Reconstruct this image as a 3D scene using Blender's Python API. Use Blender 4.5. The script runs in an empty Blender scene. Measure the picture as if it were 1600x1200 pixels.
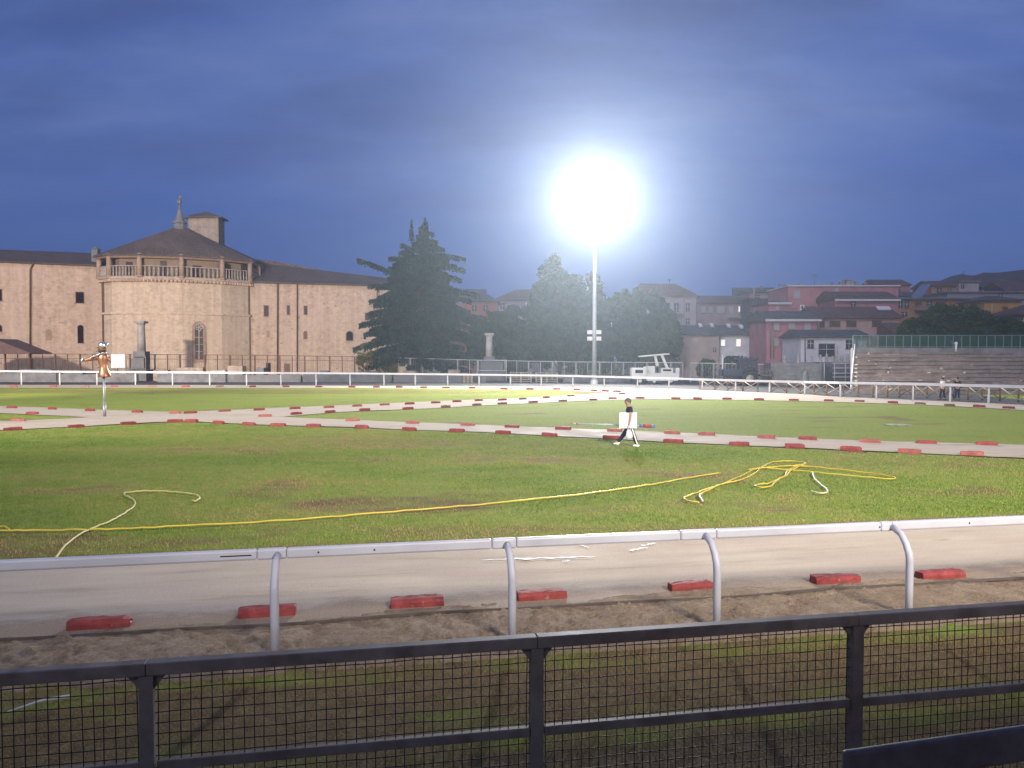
import bpy, bmesh, math, random
import numpy as np
from mathutils import Vector, Matrix, Euler
random.seed(7)
RNG = np.random.default_rng(11)
SC = bpy.context.scene
COL = SC.collection
R = math.radians
F, H, PITCH = 1230.0, 3.2, math.atan(43 / 1230.0)

# ---------------------------------------------------------------- camera maths
CP, SP = math.cos(PITCH), math.sin(PITCH)
def ray(px, py):
    a, b = (px - 800) / F, (600 - py) / F
    return Vector((a, CP + b * SP, -SP + b * CP))
def at(px, py, Y):
    r = ray(px, py); t = Y / r.y
    return Vector((r.x * t, Y, H + r.z * t))
def gnd(px, py, z=0.0):
    r = ray(px, py); t = (z - H) / r.z
    return Vector((r.x * t, r.y * t, z))

# ---------------------------------------------------------------- object helpers
OFF = {}
def tag(o, label, cat, group=None, kind=None):
    if label: o['label'] = label
    if cat: o['category'] = cat
    if group: o['group'] = group
    if kind: o['kind'] = kind
    return o
def empty(name, loc, label, cat, group=None):
    o = bpy.data.objects.new(name, None); COL.objects.link(o)
    o.location = loc; OFF[o.name] = Vector(loc)
    return tag(o, label, cat, group)
def link(name, me, parent=None, mat=None, smooth=False, loc=None):
    """mesh given in world coordinates; re-based to its parent's (or own) origin"""
    off = Vector((0, 0, 0))
    if parent is not None: off = OFF[parent.name]
    elif loc is not None: off = Vector(loc)
    if off.length > 0: me.transform(Matrix.Translation(-off))
    o = bpy.data.objects.new(name, me); COL.objects.link(o)
    OFF[o.name] = off
    if parent is not None: o.parent = parent
    elif loc is not None: o.location = off
    if mat: me.materials.append(mat)
    if smooth: me.polygons.foreach_set('use_smooth', [True] * len(me.polygons))
    return o

class MB:
    def __init__(s): s.bm = bmesh.new()
    def poly(s, pts):
        vs = [s.bm.verts.new(p) for p in pts]
        try: return s.bm.faces.new(vs)
        except ValueError: return None
    def hexa(s, b, t):
        """b, t: 4 bottom and 4 top points, counter-clockwise seen from above"""
        b = [s.bm.verts.new(p) for p in b]; t = [s.bm.verts.new(p) for p in t]
        s.bm.faces.new(b[::-1]); s.bm.faces.new(t)
        for i in range(4):
            j = (i + 1) % 4; s.bm.faces.new((b[i], b[j], t[j], t[i]))
        return s
    def box(s, x0, x1, y0, y1, z0, z1):
        if x0 > x1: x0, x1 = x1, x0
        if y0 > y1: y0, y1 = y1, y0
        if z0 > z1: z0, z1 = z1, z0
        c = [(x0, y0), (x1, y0), (x1, y1), (x0, y1)]
        return s.hexa([(x, y, z0) for x, y in c], [(x, y, z1) for x, y in c])
    def bar(s, p, q, w, h, up=(0, 0, 1)):
        """square bar from p to q; w sideways, h along up"""
        p, q = Vector(p), Vector(q); d = (q - p).normalized(); up = Vector(up)
        if abs(d.dot(up)) > .98: up = Vector((0, 1, 0))
        sd = d.cross(up).normalized(); u = sd.cross(d).normalized()
        def ring(c): return [c - sd * w / 2 - u * h / 2, c + sd * w / 2 - u * h / 2, c + sd * w / 2 + u * h / 2, c - sd * w / 2 + u * h / 2]
        a = [s.bm.verts.new(v) for v in ring(p)]; b = [s.bm.verts.new(v) for v in ring(q)]
        s.bm.faces.new(a[::-1]); s.bm.faces.new(b)
        for i in range(4):
            j = (i + 1) % 4; s.bm.faces.new((a[i], a[j], b[j], b[i]))
        return s
    def tube(s, pts, rad, n=8, cap=True):
        pts = [Vector(p) for p in pts]
        if not isinstance(rad, (list, tuple)): rad = [rad] * len(pts)
        rings = []; prev = None
        for i, p in enumerate(pts):
            a = pts[max(0, i - 1)]; b = pts[min(len(pts) - 1, i + 1)]
            d = (b - a).normalized()
            if prev is None:
                ref = Vector((0, 0, 1)) if abs(d.z) < .9 else Vector((1, 0, 0))
                u = d.cross(ref).normalized()
            else:
                u = (prev - d * prev.dot(d)).normalized()
            prev = u; v = d.cross(u)
            rings.append([s.bm.verts.new(p + (u * math.cos(2 * math.pi * k / n) + v * math.sin(2 * math.pi * k / n)) * rad[i]) for k in range(n)])
        for a, b in zip(rings, rings[1:]):
            for k in range(n):
                j = (k + 1) % n; s.bm.faces.new((a[k], a[j], b[j], b[k]))
        if cap:
            s.bm.faces.new(rings[0][::-1]); s.bm.faces.new(rings[-1])
        return s
    def loft(s, secs, n=16):
        """secs: (centre, rx, ry) horizontal ellipses from bottom to top"""
        rings = [[s.bm.verts.new(Vector(c) + Vector((rx * math.cos(2 * math.pi * k / n), ry * math.sin(2 * math.pi * k / n), 0))) for k in range(n)] for c, rx, ry in secs]
        for a, b in zip(rings, rings[1:]):
            for k in range(n):
                j = (k + 1) % n; s.bm.faces.new((a[k], a[j], b[j], b[k]))
        s.bm.faces.new(rings[0][::-1]); s.bm.faces.new(rings[-1])
        return s
    def prism(s, outline, ext):
        """outline of 3-D points extruded by vector ext"""
        ext = Vector(ext); a = [s.bm.verts.new(p) for p in outline]; b = [s.bm.verts.new(Vector(p) + ext) for p in outline]
        s.bm.faces.new(a[::-1]); s.bm.faces.new(b)
        n = len(a)
        for i in range(n):
            j = (i + 1) % n; s.bm.faces.new((a[i], a[j], b[j], b[i]))
        return s
    def sphere(s, c, r, u=12, v=8, sc=(1, 1, 1)):
        m = Matrix.Translation(c) @ Matrix.Diagonal((r * sc[0], r * sc[1], r * sc[2], 1))
        bmesh.ops.create_uvsphere(s.bm, u_segments=u, v_segments=v, radius=1, matrix=m); return s
    def build(s, name, mat, parent=None, smooth=False, loc=None, bevel=0):
        if bevel:
            bmesh.ops.bevel(s.bm, geom=list(s.bm.edges), offset=bevel, segments=2, affect='EDGES', profile=.5)
        bmesh.ops.recalc_face_normals(s.bm, faces=s.bm.faces)
        me = bpy.data.meshes.new(name); s.bm.to_mesh(me); s.bm.free()
        return link(name, me, parent, mat, smooth, loc)

# ---------------------------------------------------------------- materials
def ramp(nt, fac, stops):
    r = nt.nodes.new('ShaderNodeValToRGB'); cr = r.color_ramp
    while len(cr.elements) < len(stops): cr.elements.new(.5)
    for e, (p, c) in zip(cr.elements, stops):
        e.position = p; e.color = (c[0], c[1], c[2], 1)
    nt.links.new(fac, r.inputs[0]); return r.outputs[0]
def noise(nt, vec, scale, detail=4, rough=.55):
    n = nt.nodes.new('ShaderNodeTexNoise'); n.inputs['Scale'].default_value = scale
    n.inputs['Detail'].default_value = detail; n.inputs['Roughness'].default_value = rough
    nt.links.new(vec, n.inputs['Vector']); return n.outputs['Fac']
def mixc(nt, fac, a, b, mode='MIX'):
    m = nt.nodes.new('ShaderNodeMix'); m.data_type = 'RGBA'; m.blend_type = mode
    for sock, val in ((m.inputs[0], fac), (m.inputs[6], a), (m.inputs[7], b)):
        if isinstance(val, (int, float)): sock.default_value = val
        elif isinstance(val, (tuple, list)): sock.default_value = (val[0], val[1], val[2], 1)
        else: nt.links.new(val, sock)
    return m.outputs[2]
def scaled(nt, vec, s):
    m = nt.nodes.new('ShaderNodeMapping'); m.inputs['Scale'].default_value = s
    nt.links.new(vec, m.inputs[0]); return m.outputs[0]
MATS = {}
def base(name, rough=.7, metal=0.0, spec=.4):
    m = bpy.data.materials.new(name); m.use_nodes = True; nt = m.node_tree
    b = nt.nodes['Principled BSDF']; b.inputs['Roughness'].default_value = rough
    b.inputs['Metallic'].default_value = metal; b.inputs['Specular IOR Level'].default_value = spec
    g = nt.nodes.new('ShaderNodeNewGeometry')
    return m, nt, b, g.outputs['Position']
def bump(nt, b, fac, strength, dist):
    n = nt.nodes.new('ShaderNodeBump'); n.inputs['Strength'].default_value = strength; n.inputs['Distance'].default_value = dist
    nt.links.new(fac, n.inputs['Height']); nt.links.new(n.outputs[0], b.inputs['Normal'])
def mat(name, col, rough=.7, metal=0.0, var=.25, scale=3.0, bmp=0.0, bdist=.02, col2=None, spec=.4, stretch=None):
    """plain paint/stone/metal with uneven tone"""
    if name in MATS: return MATS[name]
    m, nt, b, pos = base(name, rough, metal, spec)
    if stretch: pos = scaled(nt, pos, stretch)
    f = noise(nt, pos, scale, 6, .6)
    d = col2 or tuple(c * (1 - var) for c in col)
    l = tuple(min(1, c * (1 + var * .6)) for c in col)
    nt.links.new(ramp(nt, f, [(.3, d), (.55, col), (.75, l)]), b.inputs['Base Color'])
    rr = nt.nodes.new('ShaderNodeMapRange'); rr.inputs[3].default_value = max(0, rough - .1); rr.inputs[4].default_value = min(1, rough + .12)
    nt.links.new(f, rr.inputs[0]); nt.links.new(rr.outputs[0], b.inputs['Roughness'])
    if bmp: bump(nt, b, f, bmp, bdist)
    MATS[name] = m; return m

M_rail = mat('white_rail_plastic', (.50, .505, .55), .45, 0, .16, 1.1, spec=.4)
M_white = mat('white_paint', (.80, .80, .80), .5, 0, .05, 5)
M_iron = mat('dark_painted_iron', (.20, .17, .145), .6, 0, .5, 5, .2, .004, (.12, .092, .075), spec=.25)
M_wire = mat('dark_wire', (.035, .033, .035), .55, .3, .3, 20)
M_rust = mat('rusty_iron', (.12, .062, .045), .75, 0, .35, 2)
M_galv = mat('galvanised_steel', (.30, .31, .33), .45, .5, .15, 2)
M_galvl = mat('pale_grey_steel', (.5, .5, .5), .5, .2, .15, 2)
M_concrete = mat('weathered_concrete', (.17, .17, .175), .9, 0, .4, 1.1, .5, .03)
M_stonegrey = mat('grey_stone', (.15, .15, .155), .9, 0, .35, .8, .5, .04)
M_travertine = mat('pale_column_stone', (.40, .37, .33), .85, 0, .35, 1.2, .4, .03)
M_dark = mat('dark_opening', (.016, .013, .014), .95, 0, .3, 1, spec=0)
M_glassdark = mat('dark_window_glass', (.03, .032, .045), .12, 0, .2, 1, spec=.6)
M_shutter_l = mat('pale_shutter', (.34, .33, .36), .6, 0, .1, 3)
M_shutter_b = mat('brown_shutter', (.10, .052, .045), .6, 0, .2, 3)
M_frame = mat('white_window_frame', (.6, .58, .6), .5, 0, .1, 3)
M_wood = mat('weathered_wood', (.23, .15, .095), .8, 0, .35, 2.5, .3, .01)
M_woodpale = mat('pale_timber', (.42, .35, .26), .8, 0, .3, 2.5)
M_bark = mat('bark', (.055, .042, .034), .95, 0, .35, 3, .6, .03)
M_copper = mat('copper_sheet', (.33, .16, .09), .4, .7, .3, 3)
M_silver = mat('polished_silver_metal', (.75, .75, .78), .22, .9, .2, 6)
M_black = mat('black_rubber', (.02, .02, .022), .7, 0, .3, 3)
M_hose = mat('yellow_hose', (.62, .47, .05), .45, 0, .25, 1.4)
M_hosew = mat('white_hose', (.62, .62, .56), .5, 0, .15, 2)
M_navy = mat('navy_cloth', (.012, .016, .045), .9, 0, .25, 14)
M_skin = mat('skin', (.42, .23, .16), .55, 0, .1, 20)
M_hair = mat('grey_brown_hair', (.12, .09, .075), .8, 0, .3, 60)

def mat_roof(name, col, sc=3.2):
    m, nt, b, pos = base(name, .9)
    f = noise(nt, pos, sc, 8, .75); f2 = noise(nt, pos, .35, 3)
    c = ramp(nt, f, [(.32, tuple(c * .45 for c in col)), (.5, col), (.7, tuple(c * 1.6 for c in col))])
    c = mixc(nt, .35, c, ramp(nt, f2, [(.35, (.3, .3, .3)), (.65, (1, 1, 1))]), 'MULTIPLY')
    nt.links.new(c, b.inputs['Base Color'])
    w = nt.nodes.new('ShaderNodeTexWave'); w.inputs['Scale'].default_value = 1.3; w.inputs['Distortion'].default_value = 1.5
    nt.links.new(pos, w.inputs['Vector']); bump(nt, b, w.outputs['Fac'], .6, .08)
    return m
M_tile = mat_roof('old_clay_tiles', (.10, .075, .07))
M_tile_red = mat_roof('clay_roof_tiles', (.115, .06, .055), 2.2)
M_tile_gr = mat_roof('grey_roof_tiles', (.085, .075, .085), 2.2)

def mat_masonry(name, c0, c1, c2, pit=1.0, bw=.75, rh=.32, mort=.5):
    """coursed stone wall with patchy pinkish and buff blocks and dark pits"""
    m, nt, b, pos = base(name, .92, 0, .2)
    sx = nt.nodes.new('ShaderNodeSeparateXYZ'); nt.links.new(pos, sx.inputs[0])
    ad = nt.nodes.new('ShaderNodeMath'); ad.operation = 'MULTIPLY_ADD'; ad.inputs[1].default_value = .71
    nt.links.new(sx.outputs[1], ad.inputs[0]); nt.links.new(sx.outputs[0], ad.inputs[2])
    cb = nt.nodes.new('ShaderNodeCombineXYZ'); nt.links.new(ad.outputs[0], cb.inputs[0]); nt.links.new(sx.outputs[2], cb.inputs[1])
    br = nt.nodes.new('ShaderNodeTexBrick'); br.inputs['Scale'].default_value = 1
    br.inputs['Brick Width'].default_value = bw; br.inputs['Row Height'].default_value = rh
    br.inputs['Mortar Size'].default_value = .012; br.inputs['Bias'].default_value = 0
    br.inputs['Color1'].default_value = (*c0, 1); br.inputs['Color2'].default_value = (*c1, 1)
    br.inputs['Mortar'].default_value = (*tuple(x * mort for x in c0), 1)
    nt.links.new(cb.outputs[0], br.inputs['Vector'])
    big = noise(nt, pos, .16, 4, .6); mid = noise(nt, pos, 1.3, 6, .7)
    vo = nt.nodes.new('ShaderNodeTexVoronoi'); vo.inputs['Scale'].default_value = 1.0; nt.links.new(scaled(nt, cb.outputs[0], (1.5, 2.9, 1)), vo.inputs['Vector'])
    bw_ = nt.nodes.new('ShaderNodeRGBToBW'); nt.links.new(vo.outputs['Color'], bw_.inputs[0])
    rub = ramp(nt, bw_.outputs[0], [(.15, tuple(x * .62 for x in c1)), (.4, c0), (.6, c1), (.85, tuple(x * 1.25 for x in c0))])
    cc_ = mixc(nt, .42, br.outputs[0], rub)
    c = mixc(nt, ramp(nt, big, [(.4, (0, 0, 0)), (.62, (.6, .6, .6))]), cc_, c2)
    c = mixc(nt, .45, c, ramp(nt, mid, [(.28, (.55, .52, .5)), (.5, (1, 1, 1)), (.75, (1.1, 1.08, 1.05))]), 'MULTIPLY')
    sp = noise(nt, scaled(nt, pos, (1, 1, 1.6)), 1.9, 2, .5)
    c = mixc(nt, ramp(nt, sp, [(.69, (0, 0, 0)), (.75, (pit * .7,) * 3)]), c, (.09, .065, .055))
    st = noise(nt, scaled(nt, pos, (1.6, 1.6, .07)), 1, 3, .6)
    c = mixc(nt, .28, c, ramp(nt, st, [(.35, (.45, .42, .42)), (.6, (1, 1, 1))]), 'MULTIPLY')
    nt.links.new(c, b.inputs['Base Color']); bump(nt, b, mid, .5, .06)
    return m
M_church = mat_masonry('old_stone_masonry', (.50, .375, .29), (.45, .325, .245), (.48, .36, .285), 1.25)
M_apse = mat_masonry('pale_ashlar_masonry', (.52, .41, .31), (.49, .375, .275), (.51, .395, .295), .6, .95, .42, .8)
M_brick = mat_masonry('pale_brick', (.36, .25, .19), (.33, .22, .17), (.35, .25, .2), .3, .5, .2)
M_terrace = mat_masonry('terrace_stone', (.42, .335, .27), (.26, .205, .165), (.34, .275, .225), .9, 1.1, .3)
M_rubble = mat_masonry('grey_rubble_wall', (.25, .245, .24), (.19, .185, .18), (.22, .22, .22), .5, .7, .35)

def mat_wall(name, col): return mat(name, col, .9, 0, .22, .6, .3, .02)
W_pink = mat_wall('pink_render', (.36, .155, .18))
W_pink2 = mat_wall('deep_pink_render', (.37, .15, .17))
W_mauve = mat_wall('mauve_render', (.29, .19, .205))
W_pale = mat_wall('pale_grey_render', (.34, .27, .29))
W_beige = mat_wall('beige_render', (.34, .25, .22))
W_whit = mat_wall('off_white_render', (.52, .50, .54))
W_salmon = mat_wall('salmon_render', (.38, .245, .215))
W_orange = mat_wall('orange_render', (.33, .15, .065))
W_yellow = mat_wall('ochre_render', (.36, .19, .06))
W_redor = mat_wall('red_orange_render', (.34, .13, .085))
W_dark = mat_wall('dark_render', (.08, .07, .085))

def mat_lens(name, col, st):
    m = bpy.data.materials.new(name); m.use_nodes = True; b = m.node_tree.nodes['Principled BSDF']
    b.inputs['Base Color'].default_value = (.8, .8, .8, 1); b.inputs['Emission Color'].default_value = (*col, 1); b.inputs['Emission Strength'].default_value = st
    return m
M_lens = mat_lens('lit_floodlight_lens', (1, .98, .95), 9); M_lens.cycles.emission_sampling = 'NONE'
M_lit = mat_lens('lit_window', (1, .86, .68), .55)

# ---------------------------------------------------------------- noise on arrays (ground wear, grass density)
def vnoise(x, y, seed):
    def h(i, j):
        n = (i.astype(np.int64) * 374761393 + j.astype(np.int64) * 668265263 + seed * 974634777) & 0x7fffffff
        n = ((n ^ (n >> 13)) * 1274126177) & 0x7fffffff
        return ((n ^ (n >> 16)) & 0xffff) / 65535.0
    xi, yi = np.floor(x), np.floor(y); xf, yf = x - xi, y - yi
    u, v = xf * xf * (3 - 2 * xf), yf * yf * (3 - 2 * yf)
    return (h(xi, yi) * (1 - u) + h(xi + 1, yi) * u) * (1 - v) + (h(xi, yi + 1) * (1 - u) + h(xi + 1, yi + 1) * u) * v
def fbm(x, y, seed, o=4):
    s = 0; a = .5; t = 0
    for k in range(o):
        s = s + a * vnoise(x * 2 ** k, y * 2 ** k, seed + k); t += a; a *= .55
    return s / t
# rail direction (near rail, near kerb, fence all run this way)
DV = Vector((6500 / F, 1, 0)).normalized(); DN = Vector((-DV.y, DV.x, 0))
def rail_uv(x, y): return x * DV.x + y * DV.y, x * DN.x + y * DN.y
V_BASE = rail_uv(*gnd(800, 1022).xy)[1]
V_KERB = rail_uv(*gnd(800, 957).xy)[1]          # dark edging of the near track
V_FAR = rail_uv(*gnd(800, 846).xy)[1]            # far edge of the near track
# bare patches (pixel centre, half sizes in pixels, strength)
PATCH = [(610, 788, 190, 15, .75), (760, 772, 90, 9, .5), (60, 842, 170, 16, .6), (330, 850, 260, 12, .35), (700, 692, 260, 9, .5), (880, 702, 120, 12, .4),
         (380, 672, 170, 8, .4), (1420, 722, 260, 12, .45), (1330, 770, 300, 10, .3), (1550, 745, 120, 14, .3), (1200, 826, 300, 12, .5), (760, 828, 260, 10, .5), (1050, 745, 130, 9, .22),
         (240, 715, 130, 8, .15), (640, 656, 90, 4, .35), (1480, 684, 200, 7, .3), (1392, 664, 60, 5, .25), (450, 612, 560, 4, .6), (945, 613, 60, 3.5, .9), (120, 612, 300, 3, .5)]
def bare(x, y):
    """0 lush .. 1 bare earth, for arrays of ground positions"""
    u = x * DV.x + y * DV.y; v = x * DN.x + y * DN.y
    n = fbm(x * .35, y * .7, 3); n2 = fbm(x * 1.7, y * 2.6, 9)
    b = np.clip((n - .55) * 2.2, 0, .5)
    # screen position only to read the traced patch list back on the ground
    cy = y * CP + H * SP * 1.0; den = y * CP - (-H) * SP
    den = y * CP + (-H) * (-SP)
    px = 800 + F * x / den; py = 600 - F * (y * SP + (-H) * CP) / den
    for (cx, cyy, rx, ry, st) in PATCH:
        d = ((px - cx) / rx) ** 2 + ((py - cyy) / ry) ** 2
        b = np.maximum(b, .7 * st * np.clip(1.5 - d, 0, 1) * (.45 + 1.1 * n2))
    # strip between stand fence and track: green by the bank, then worn bands
    near = (v < V_BASE + .25)
    s = (V_BASE - v)
    band = .70 + .22 * np.sin((s - .35) * 3.4 + (n - .5) * 5) + (n2 - .5) * 1.3
    band = np.where(s < .5, .42 + (n2 - .5) * 1.4 + s * .4, band)
    b = np.where(near, np.clip(band, 0, 1), b)
    b = np.where((v > V_FAR - .2) & (v < V_FAR + .9), np.maximum(b, np.clip(.95 - (v - V_FAR) * 1.1, 0, 1) * (.4 + n2)), b)
    return np.clip(b, 0, 1)

def mat_turf():
    m, nt, b, pos = base('turf', .95, 0, .15)
    at_ = nt.nodes.new('ShaderNodeAttribute'); at_.attribute_name = 'bare'
    f1 = noise(nt, pos, 5.5, 8, .7); f2 = noise(nt, scaled(nt, pos, (.12, .4, 1)), 1.0, 4, .6); f3 = noise(nt, pos, 38, 3, .6)
    g = ramp(nt, f1, [(.3, (.125, .17, .024)), (.5, (.20, .255, .036)), (.72, (.265, .31, .055))])
    g = mixc(nt, ramp(nt, f2, [(.38, (0, 0, 0)), (.66, (.5, .5, .5))]), g, (.27, .28, .065))
    d = ramp(nt, f1, [(.3, (.10, .066, .028)), (.55, (.175, .12, .052)), (.75, (.24, .175, .08))])
    mx = nt.nodes.new('ShaderNodeMath'); mx.operation = 'MULTIPLY_ADD'; mx.inputs[1].default_value = 1.0
    sub = nt.nodes.new('ShaderNodeMath'); sub.operation = 'MULTIPLY_ADD'; sub.inputs[1].default_value = .7; sub.inputs[2].default_value = -.35
    nt.links.new(f1, sub.inputs[0]); nt.links.new(at_.outputs['Fac'], mx.inputs[0]); nt.links.new(sub.outputs[0], mx.inputs[2])
    fac = ramp(nt, mx.outputs[0], [(.22, (0, 0, 0)), (.6, (1, 1, 1))])
    c = mixc(nt, fac, g, d); c = mixc(nt, .5, c, ramp(nt, f3, [(.3, (.5, .5, .5)), (.6, (1.15, 1.15, 1.15))]), 'MULTIPLY')
    nt.links.new(c, b.inputs['Base Color']); bump(nt, b, f3, .8, .04)
    return m
M_turf = mat_turf()

def mat_blade():
    m, nt, b, pos = base('grass_blades', .75, 0, .2)
    a = nt.nodes.new('ShaderNodeAttribute'); a.attribute_name = 'tone'
    c = ramp(nt, a.outputs['Fac'], [(0, (.10, .175, .026)), (.35, (.175, .26, .042)), (.65, (.255, .265, .07)), (1, (.36, .26, .125))])
    nt.links.new(c, b.inputs['Base Color'])
    return m
M_blade = mat_blade()

def mat_track():
    m, nt, b, pos = base('track_sand', .9, 0, .14)
    rot = nt.nodes.new('ShaderNodeMapping'); rot.inputs['Rotation'].default_value = (0, 0, -math.atan2(DV.y, DV.x)); rot.inputs['Scale'].default_value = (1, 1, 1)
    nt.links.new(pos, rot.inputs[0]); p = rot.outputs[0]
    f1 = noise(nt, scaled(nt, p, (.35, 2.2, 1)), 1.0, 7, .62); f2 = noise(nt, p, .5, 4); f3 = noise(nt, p, 30, 4, .7)
    c = ramp(nt, f1, [(.28, (.29, .235, .17)), (.42, (.42, .355, .27)), (.6, (.47, .40, .31)), (.8, (.52, .455, .36))])
    c = mixc(nt, ramp(nt, f2, [(.42, (0, 0, 0)), (.66, (.55, .55, .55))]), c, (.40, .33, .275))
    c = mixc(nt, .3, c, ramp(nt, f3, [(.3, (.6, .6, .6)), (.6, (1.1, 1.1, 1.1))]), 'MULTIPLY')
    sk = noise(nt, scaled(nt, p, (1.1, 9, 1)), .8, 3, .5)
    c = mixc(nt, ramp(nt, sk, [(.70, (0, 0, 0)), (.76, (.55, .55, .55))]), c, (.20, .155, .125))
    sa = nt.nodes.new('ShaderNodeAttribute'); sa.attribute_name = 'spill'
    fs = noise(nt, scaled(nt, p, (1, 2.2, 1)), 2.4, 7, .7)
    ma = nt.nodes.new('ShaderNodeMath'); ma.operation = 'MULTIPLY_ADD'; ma.inputs[1].default_value = .9; ma.inputs[2].default_value = -.45
    nt.links.new(fs, ma.inputs[0]); mb_ = nt.nodes.new('ShaderNodeMath'); nt.links.new(ma.outputs[0], mb_.inputs[0]); nt.links.new(sa.outputs['Fac'], mb_.inputs[1])
    sc_ = ramp(nt, f3, [(.3, (.20, .145, .10)), (.6, (.31, .235, .17))])
    c = mixc(nt, ramp(nt, mb_.outputs[0], [(.3, (0, 0, 0)), (.62, (.9, .9, .9))]), c, sc_)
    nt.links.new(c, b.inputs['Base Color'])
    rr = nt.nodes.new('ShaderNodeMapRange'); rr.inputs[1].default_value = .35; rr.inputs[2].default_value = .65; rr.inputs[3].default_value = .72; rr.inputs[4].default_value = .95
    nt.links.new(f2, rr.inputs[0]); nt.links.new(rr.outputs[0], b.inputs['Roughness'])
    ad = nt.nodes.new('ShaderNodeMath'); ad.operation = 'ADD'; nt.links.new(f3, ad.inputs[0]); nt.links.new(f1, ad.inputs[1])
    bump(nt, b, ad.outputs[0], .35, .02)
    return m
M_track = mat_track()

def mat_dirt():
    m, nt, b, pos = base('loose_earth', .95, 0, .15)
    f1 = noise(nt, pos, 3.0, 8, .7); f2 = noise(nt, pos, 22, 6, .75)
    c = ramp(nt, f1, [(.3, (.23, .16, .10)), (.5, (.34, .255, .17)), (.7, (.43, .335, .235))])
    c = mixc(nt, .55, c, ramp(nt, f2, [(.3, (.45, .42, .4)), (.55, (1, 1, 1)), (.75, (1.15, 1.12, 1.1))]), 'MULTIPLY')
    nt.links.new(c, b.inputs['Base Color']); bump(nt, b, f2, .9, .05); return m
M_dirt = mat_dirt()

def mat_block(name, c0, c1):
    m, nt, b, pos = base(name, .7, 0, .35)
    f = noise(nt, pos, 4.5, 6, .7); f2 = noise(nt, pos, 11, 3, .6)
    c = ramp(nt, f, [(.3, c1), (.52, c0), (.78, tuple(min(1, x * 1.35 + .02) for x in c0))])
    c = mixc(nt, ramp(nt, f2, [(.66, (0, 0, 0)), (.74, (.7, .7, .7))]), c, (.34, .24, .19))
    nt.links.new(c, b.inputs['Base Color']); bump(nt, b, f, .5, .02); return m
M_block = mat_block('red_painted_block', (.25, .042, .04), (.16, .028, .026))
M_block2 = mat_block('faded_red_block', (.31, .09, .07), (.22, .055, .045))
M_block3 = mat_block('brown_worn_block', (.20, .10, .075), (.13, .07, .05))

# ================================================================ SETTING: ground and tracks
def grid_mesh(name, xs, ys, zf=None):
    X, Y = np.meshgrid(xs, ys); nx, ny = len(xs), len(ys)
    Z = zf(X, Y) if zf else np.zeros_like(X)
    v = np.stack([X, Y, Z], -1).reshape(-1, 3).astype(np.float32)
    i = np.arange(nx * ny).reshape(ny, nx)
    f = np.stack([i[:-1, :-1], i[:-1, 1:], i[1:, 1:], i[1:, :-1]], -1).reshape(-1, 4)
    return arr_mesh(name, v, f), X.ravel(), Y.ravel()
def arr_mesh(name, v, f):
    me = bpy.data.meshes.new(name); k = f.shape[1]
    me.vertices.add(len(v)); me.vertices.foreach_set('co', np.ascontiguousarray(v, np.float32).ravel())
    me.loops.add(f.size); me.loops.foreach_set('vertex_index', np.ascontiguousarray(f, np.int32).ravel())
    me.polygons.add(len(f)); me.polygons.foreach_set('loop_start', np.arange(0, f.size, k, dtype=np.int32))
    me.update(calc_edges=True); return me
xs = np.concatenate([np.arange(-580, -60, 26.), np.arange(-60, -14, .6), np.arange(-14, 14, .2), np.arange(14, 60, .6), np.arange(60, 590, 26.)])
ys = np.concatenate([np.arange(-60, 5.5, 4.), np.arange(5.5, 16, .1), np.arange(16, 40, .3), np.arange(40, 96, .8), np.arange(96, 880, 28.)])
me, X, Y = grid_mesh('ground', xs, ys, lambda x, y: np.where((y > 5) & (y < 50), -.02 + (fbm(x * .5, y * .5, 21) - .5) * .035, -.02))
at_ = me.attributes.new('bare', 'FLOAT', 'POINT'); at_.data.foreach_set('value', bare(X, Y).astype(np.float32))
g = link('ground', me, None, M_turf, True); g['kind'] = 'structure'

def resample(pts, n):
    P = np.array([p[:2] for p in pts], float); d = np.r_[0, np.cumsum(np.hypot(*np.diff(P, axis=0).T))]
    t = np.linspace(0, d[-1], n); return np.stack([np.interp(t, d, P[:, 0]), np.interp(t, d, P[:, 1])], -1)
def ribbon(name, up, lo, z, n=420, m=15, wob=.12, seed=1):
    """sheet between two traced ground lines with slightly ragged edges"""
    A = resample([gnd(*p) for p in up], n); B = resample([gnd(*p) for p in lo], n)
    W = np.linspace(0, 1, m)[:, None, None]
    t = np.arange(n) * .37
    wa = (fbm(t, t * 0 + .3, seed) - .5) * 2 * wob; wb = (fbm(t, t * 0 + 7.3, seed + 5) - .5) * 2 * wob
    D = (B - A) / (np.linalg.norm(B - A, axis=1, keepdims=True) + 1e-6)
    A = A + D * wa[:, None]; B = B + D * wb[:, None]
    G = A[None] * (1 - W) + B[None] * W
    v = np.concatenate([G, np.full((m, n, 1), z)], -1).reshape(-1, 3)
    i = np.arange(n * m).reshape(m, n)
    f = np.stack([i[1:, :-1], i[1:, 1:], i[:-1, 1:], i[:-1, :-1]], -1).reshape(-1, 4)
    me = arr_mesh(name, v, f); sp = np.broadcast_to((np.clip(1 - np.minimum(W, 1 - W) * 7, 0, 1) * .55).reshape(m, 1), (m, n)).ravel()
    at_ = me.attributes.new('spill', 'FLOAT', 'POINT'); at_.data.foreach_set('value', sp.astype(np.float32))
    o = link(name, me, None, M_track, True); o['kind'] = 'structure'; return o
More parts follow.
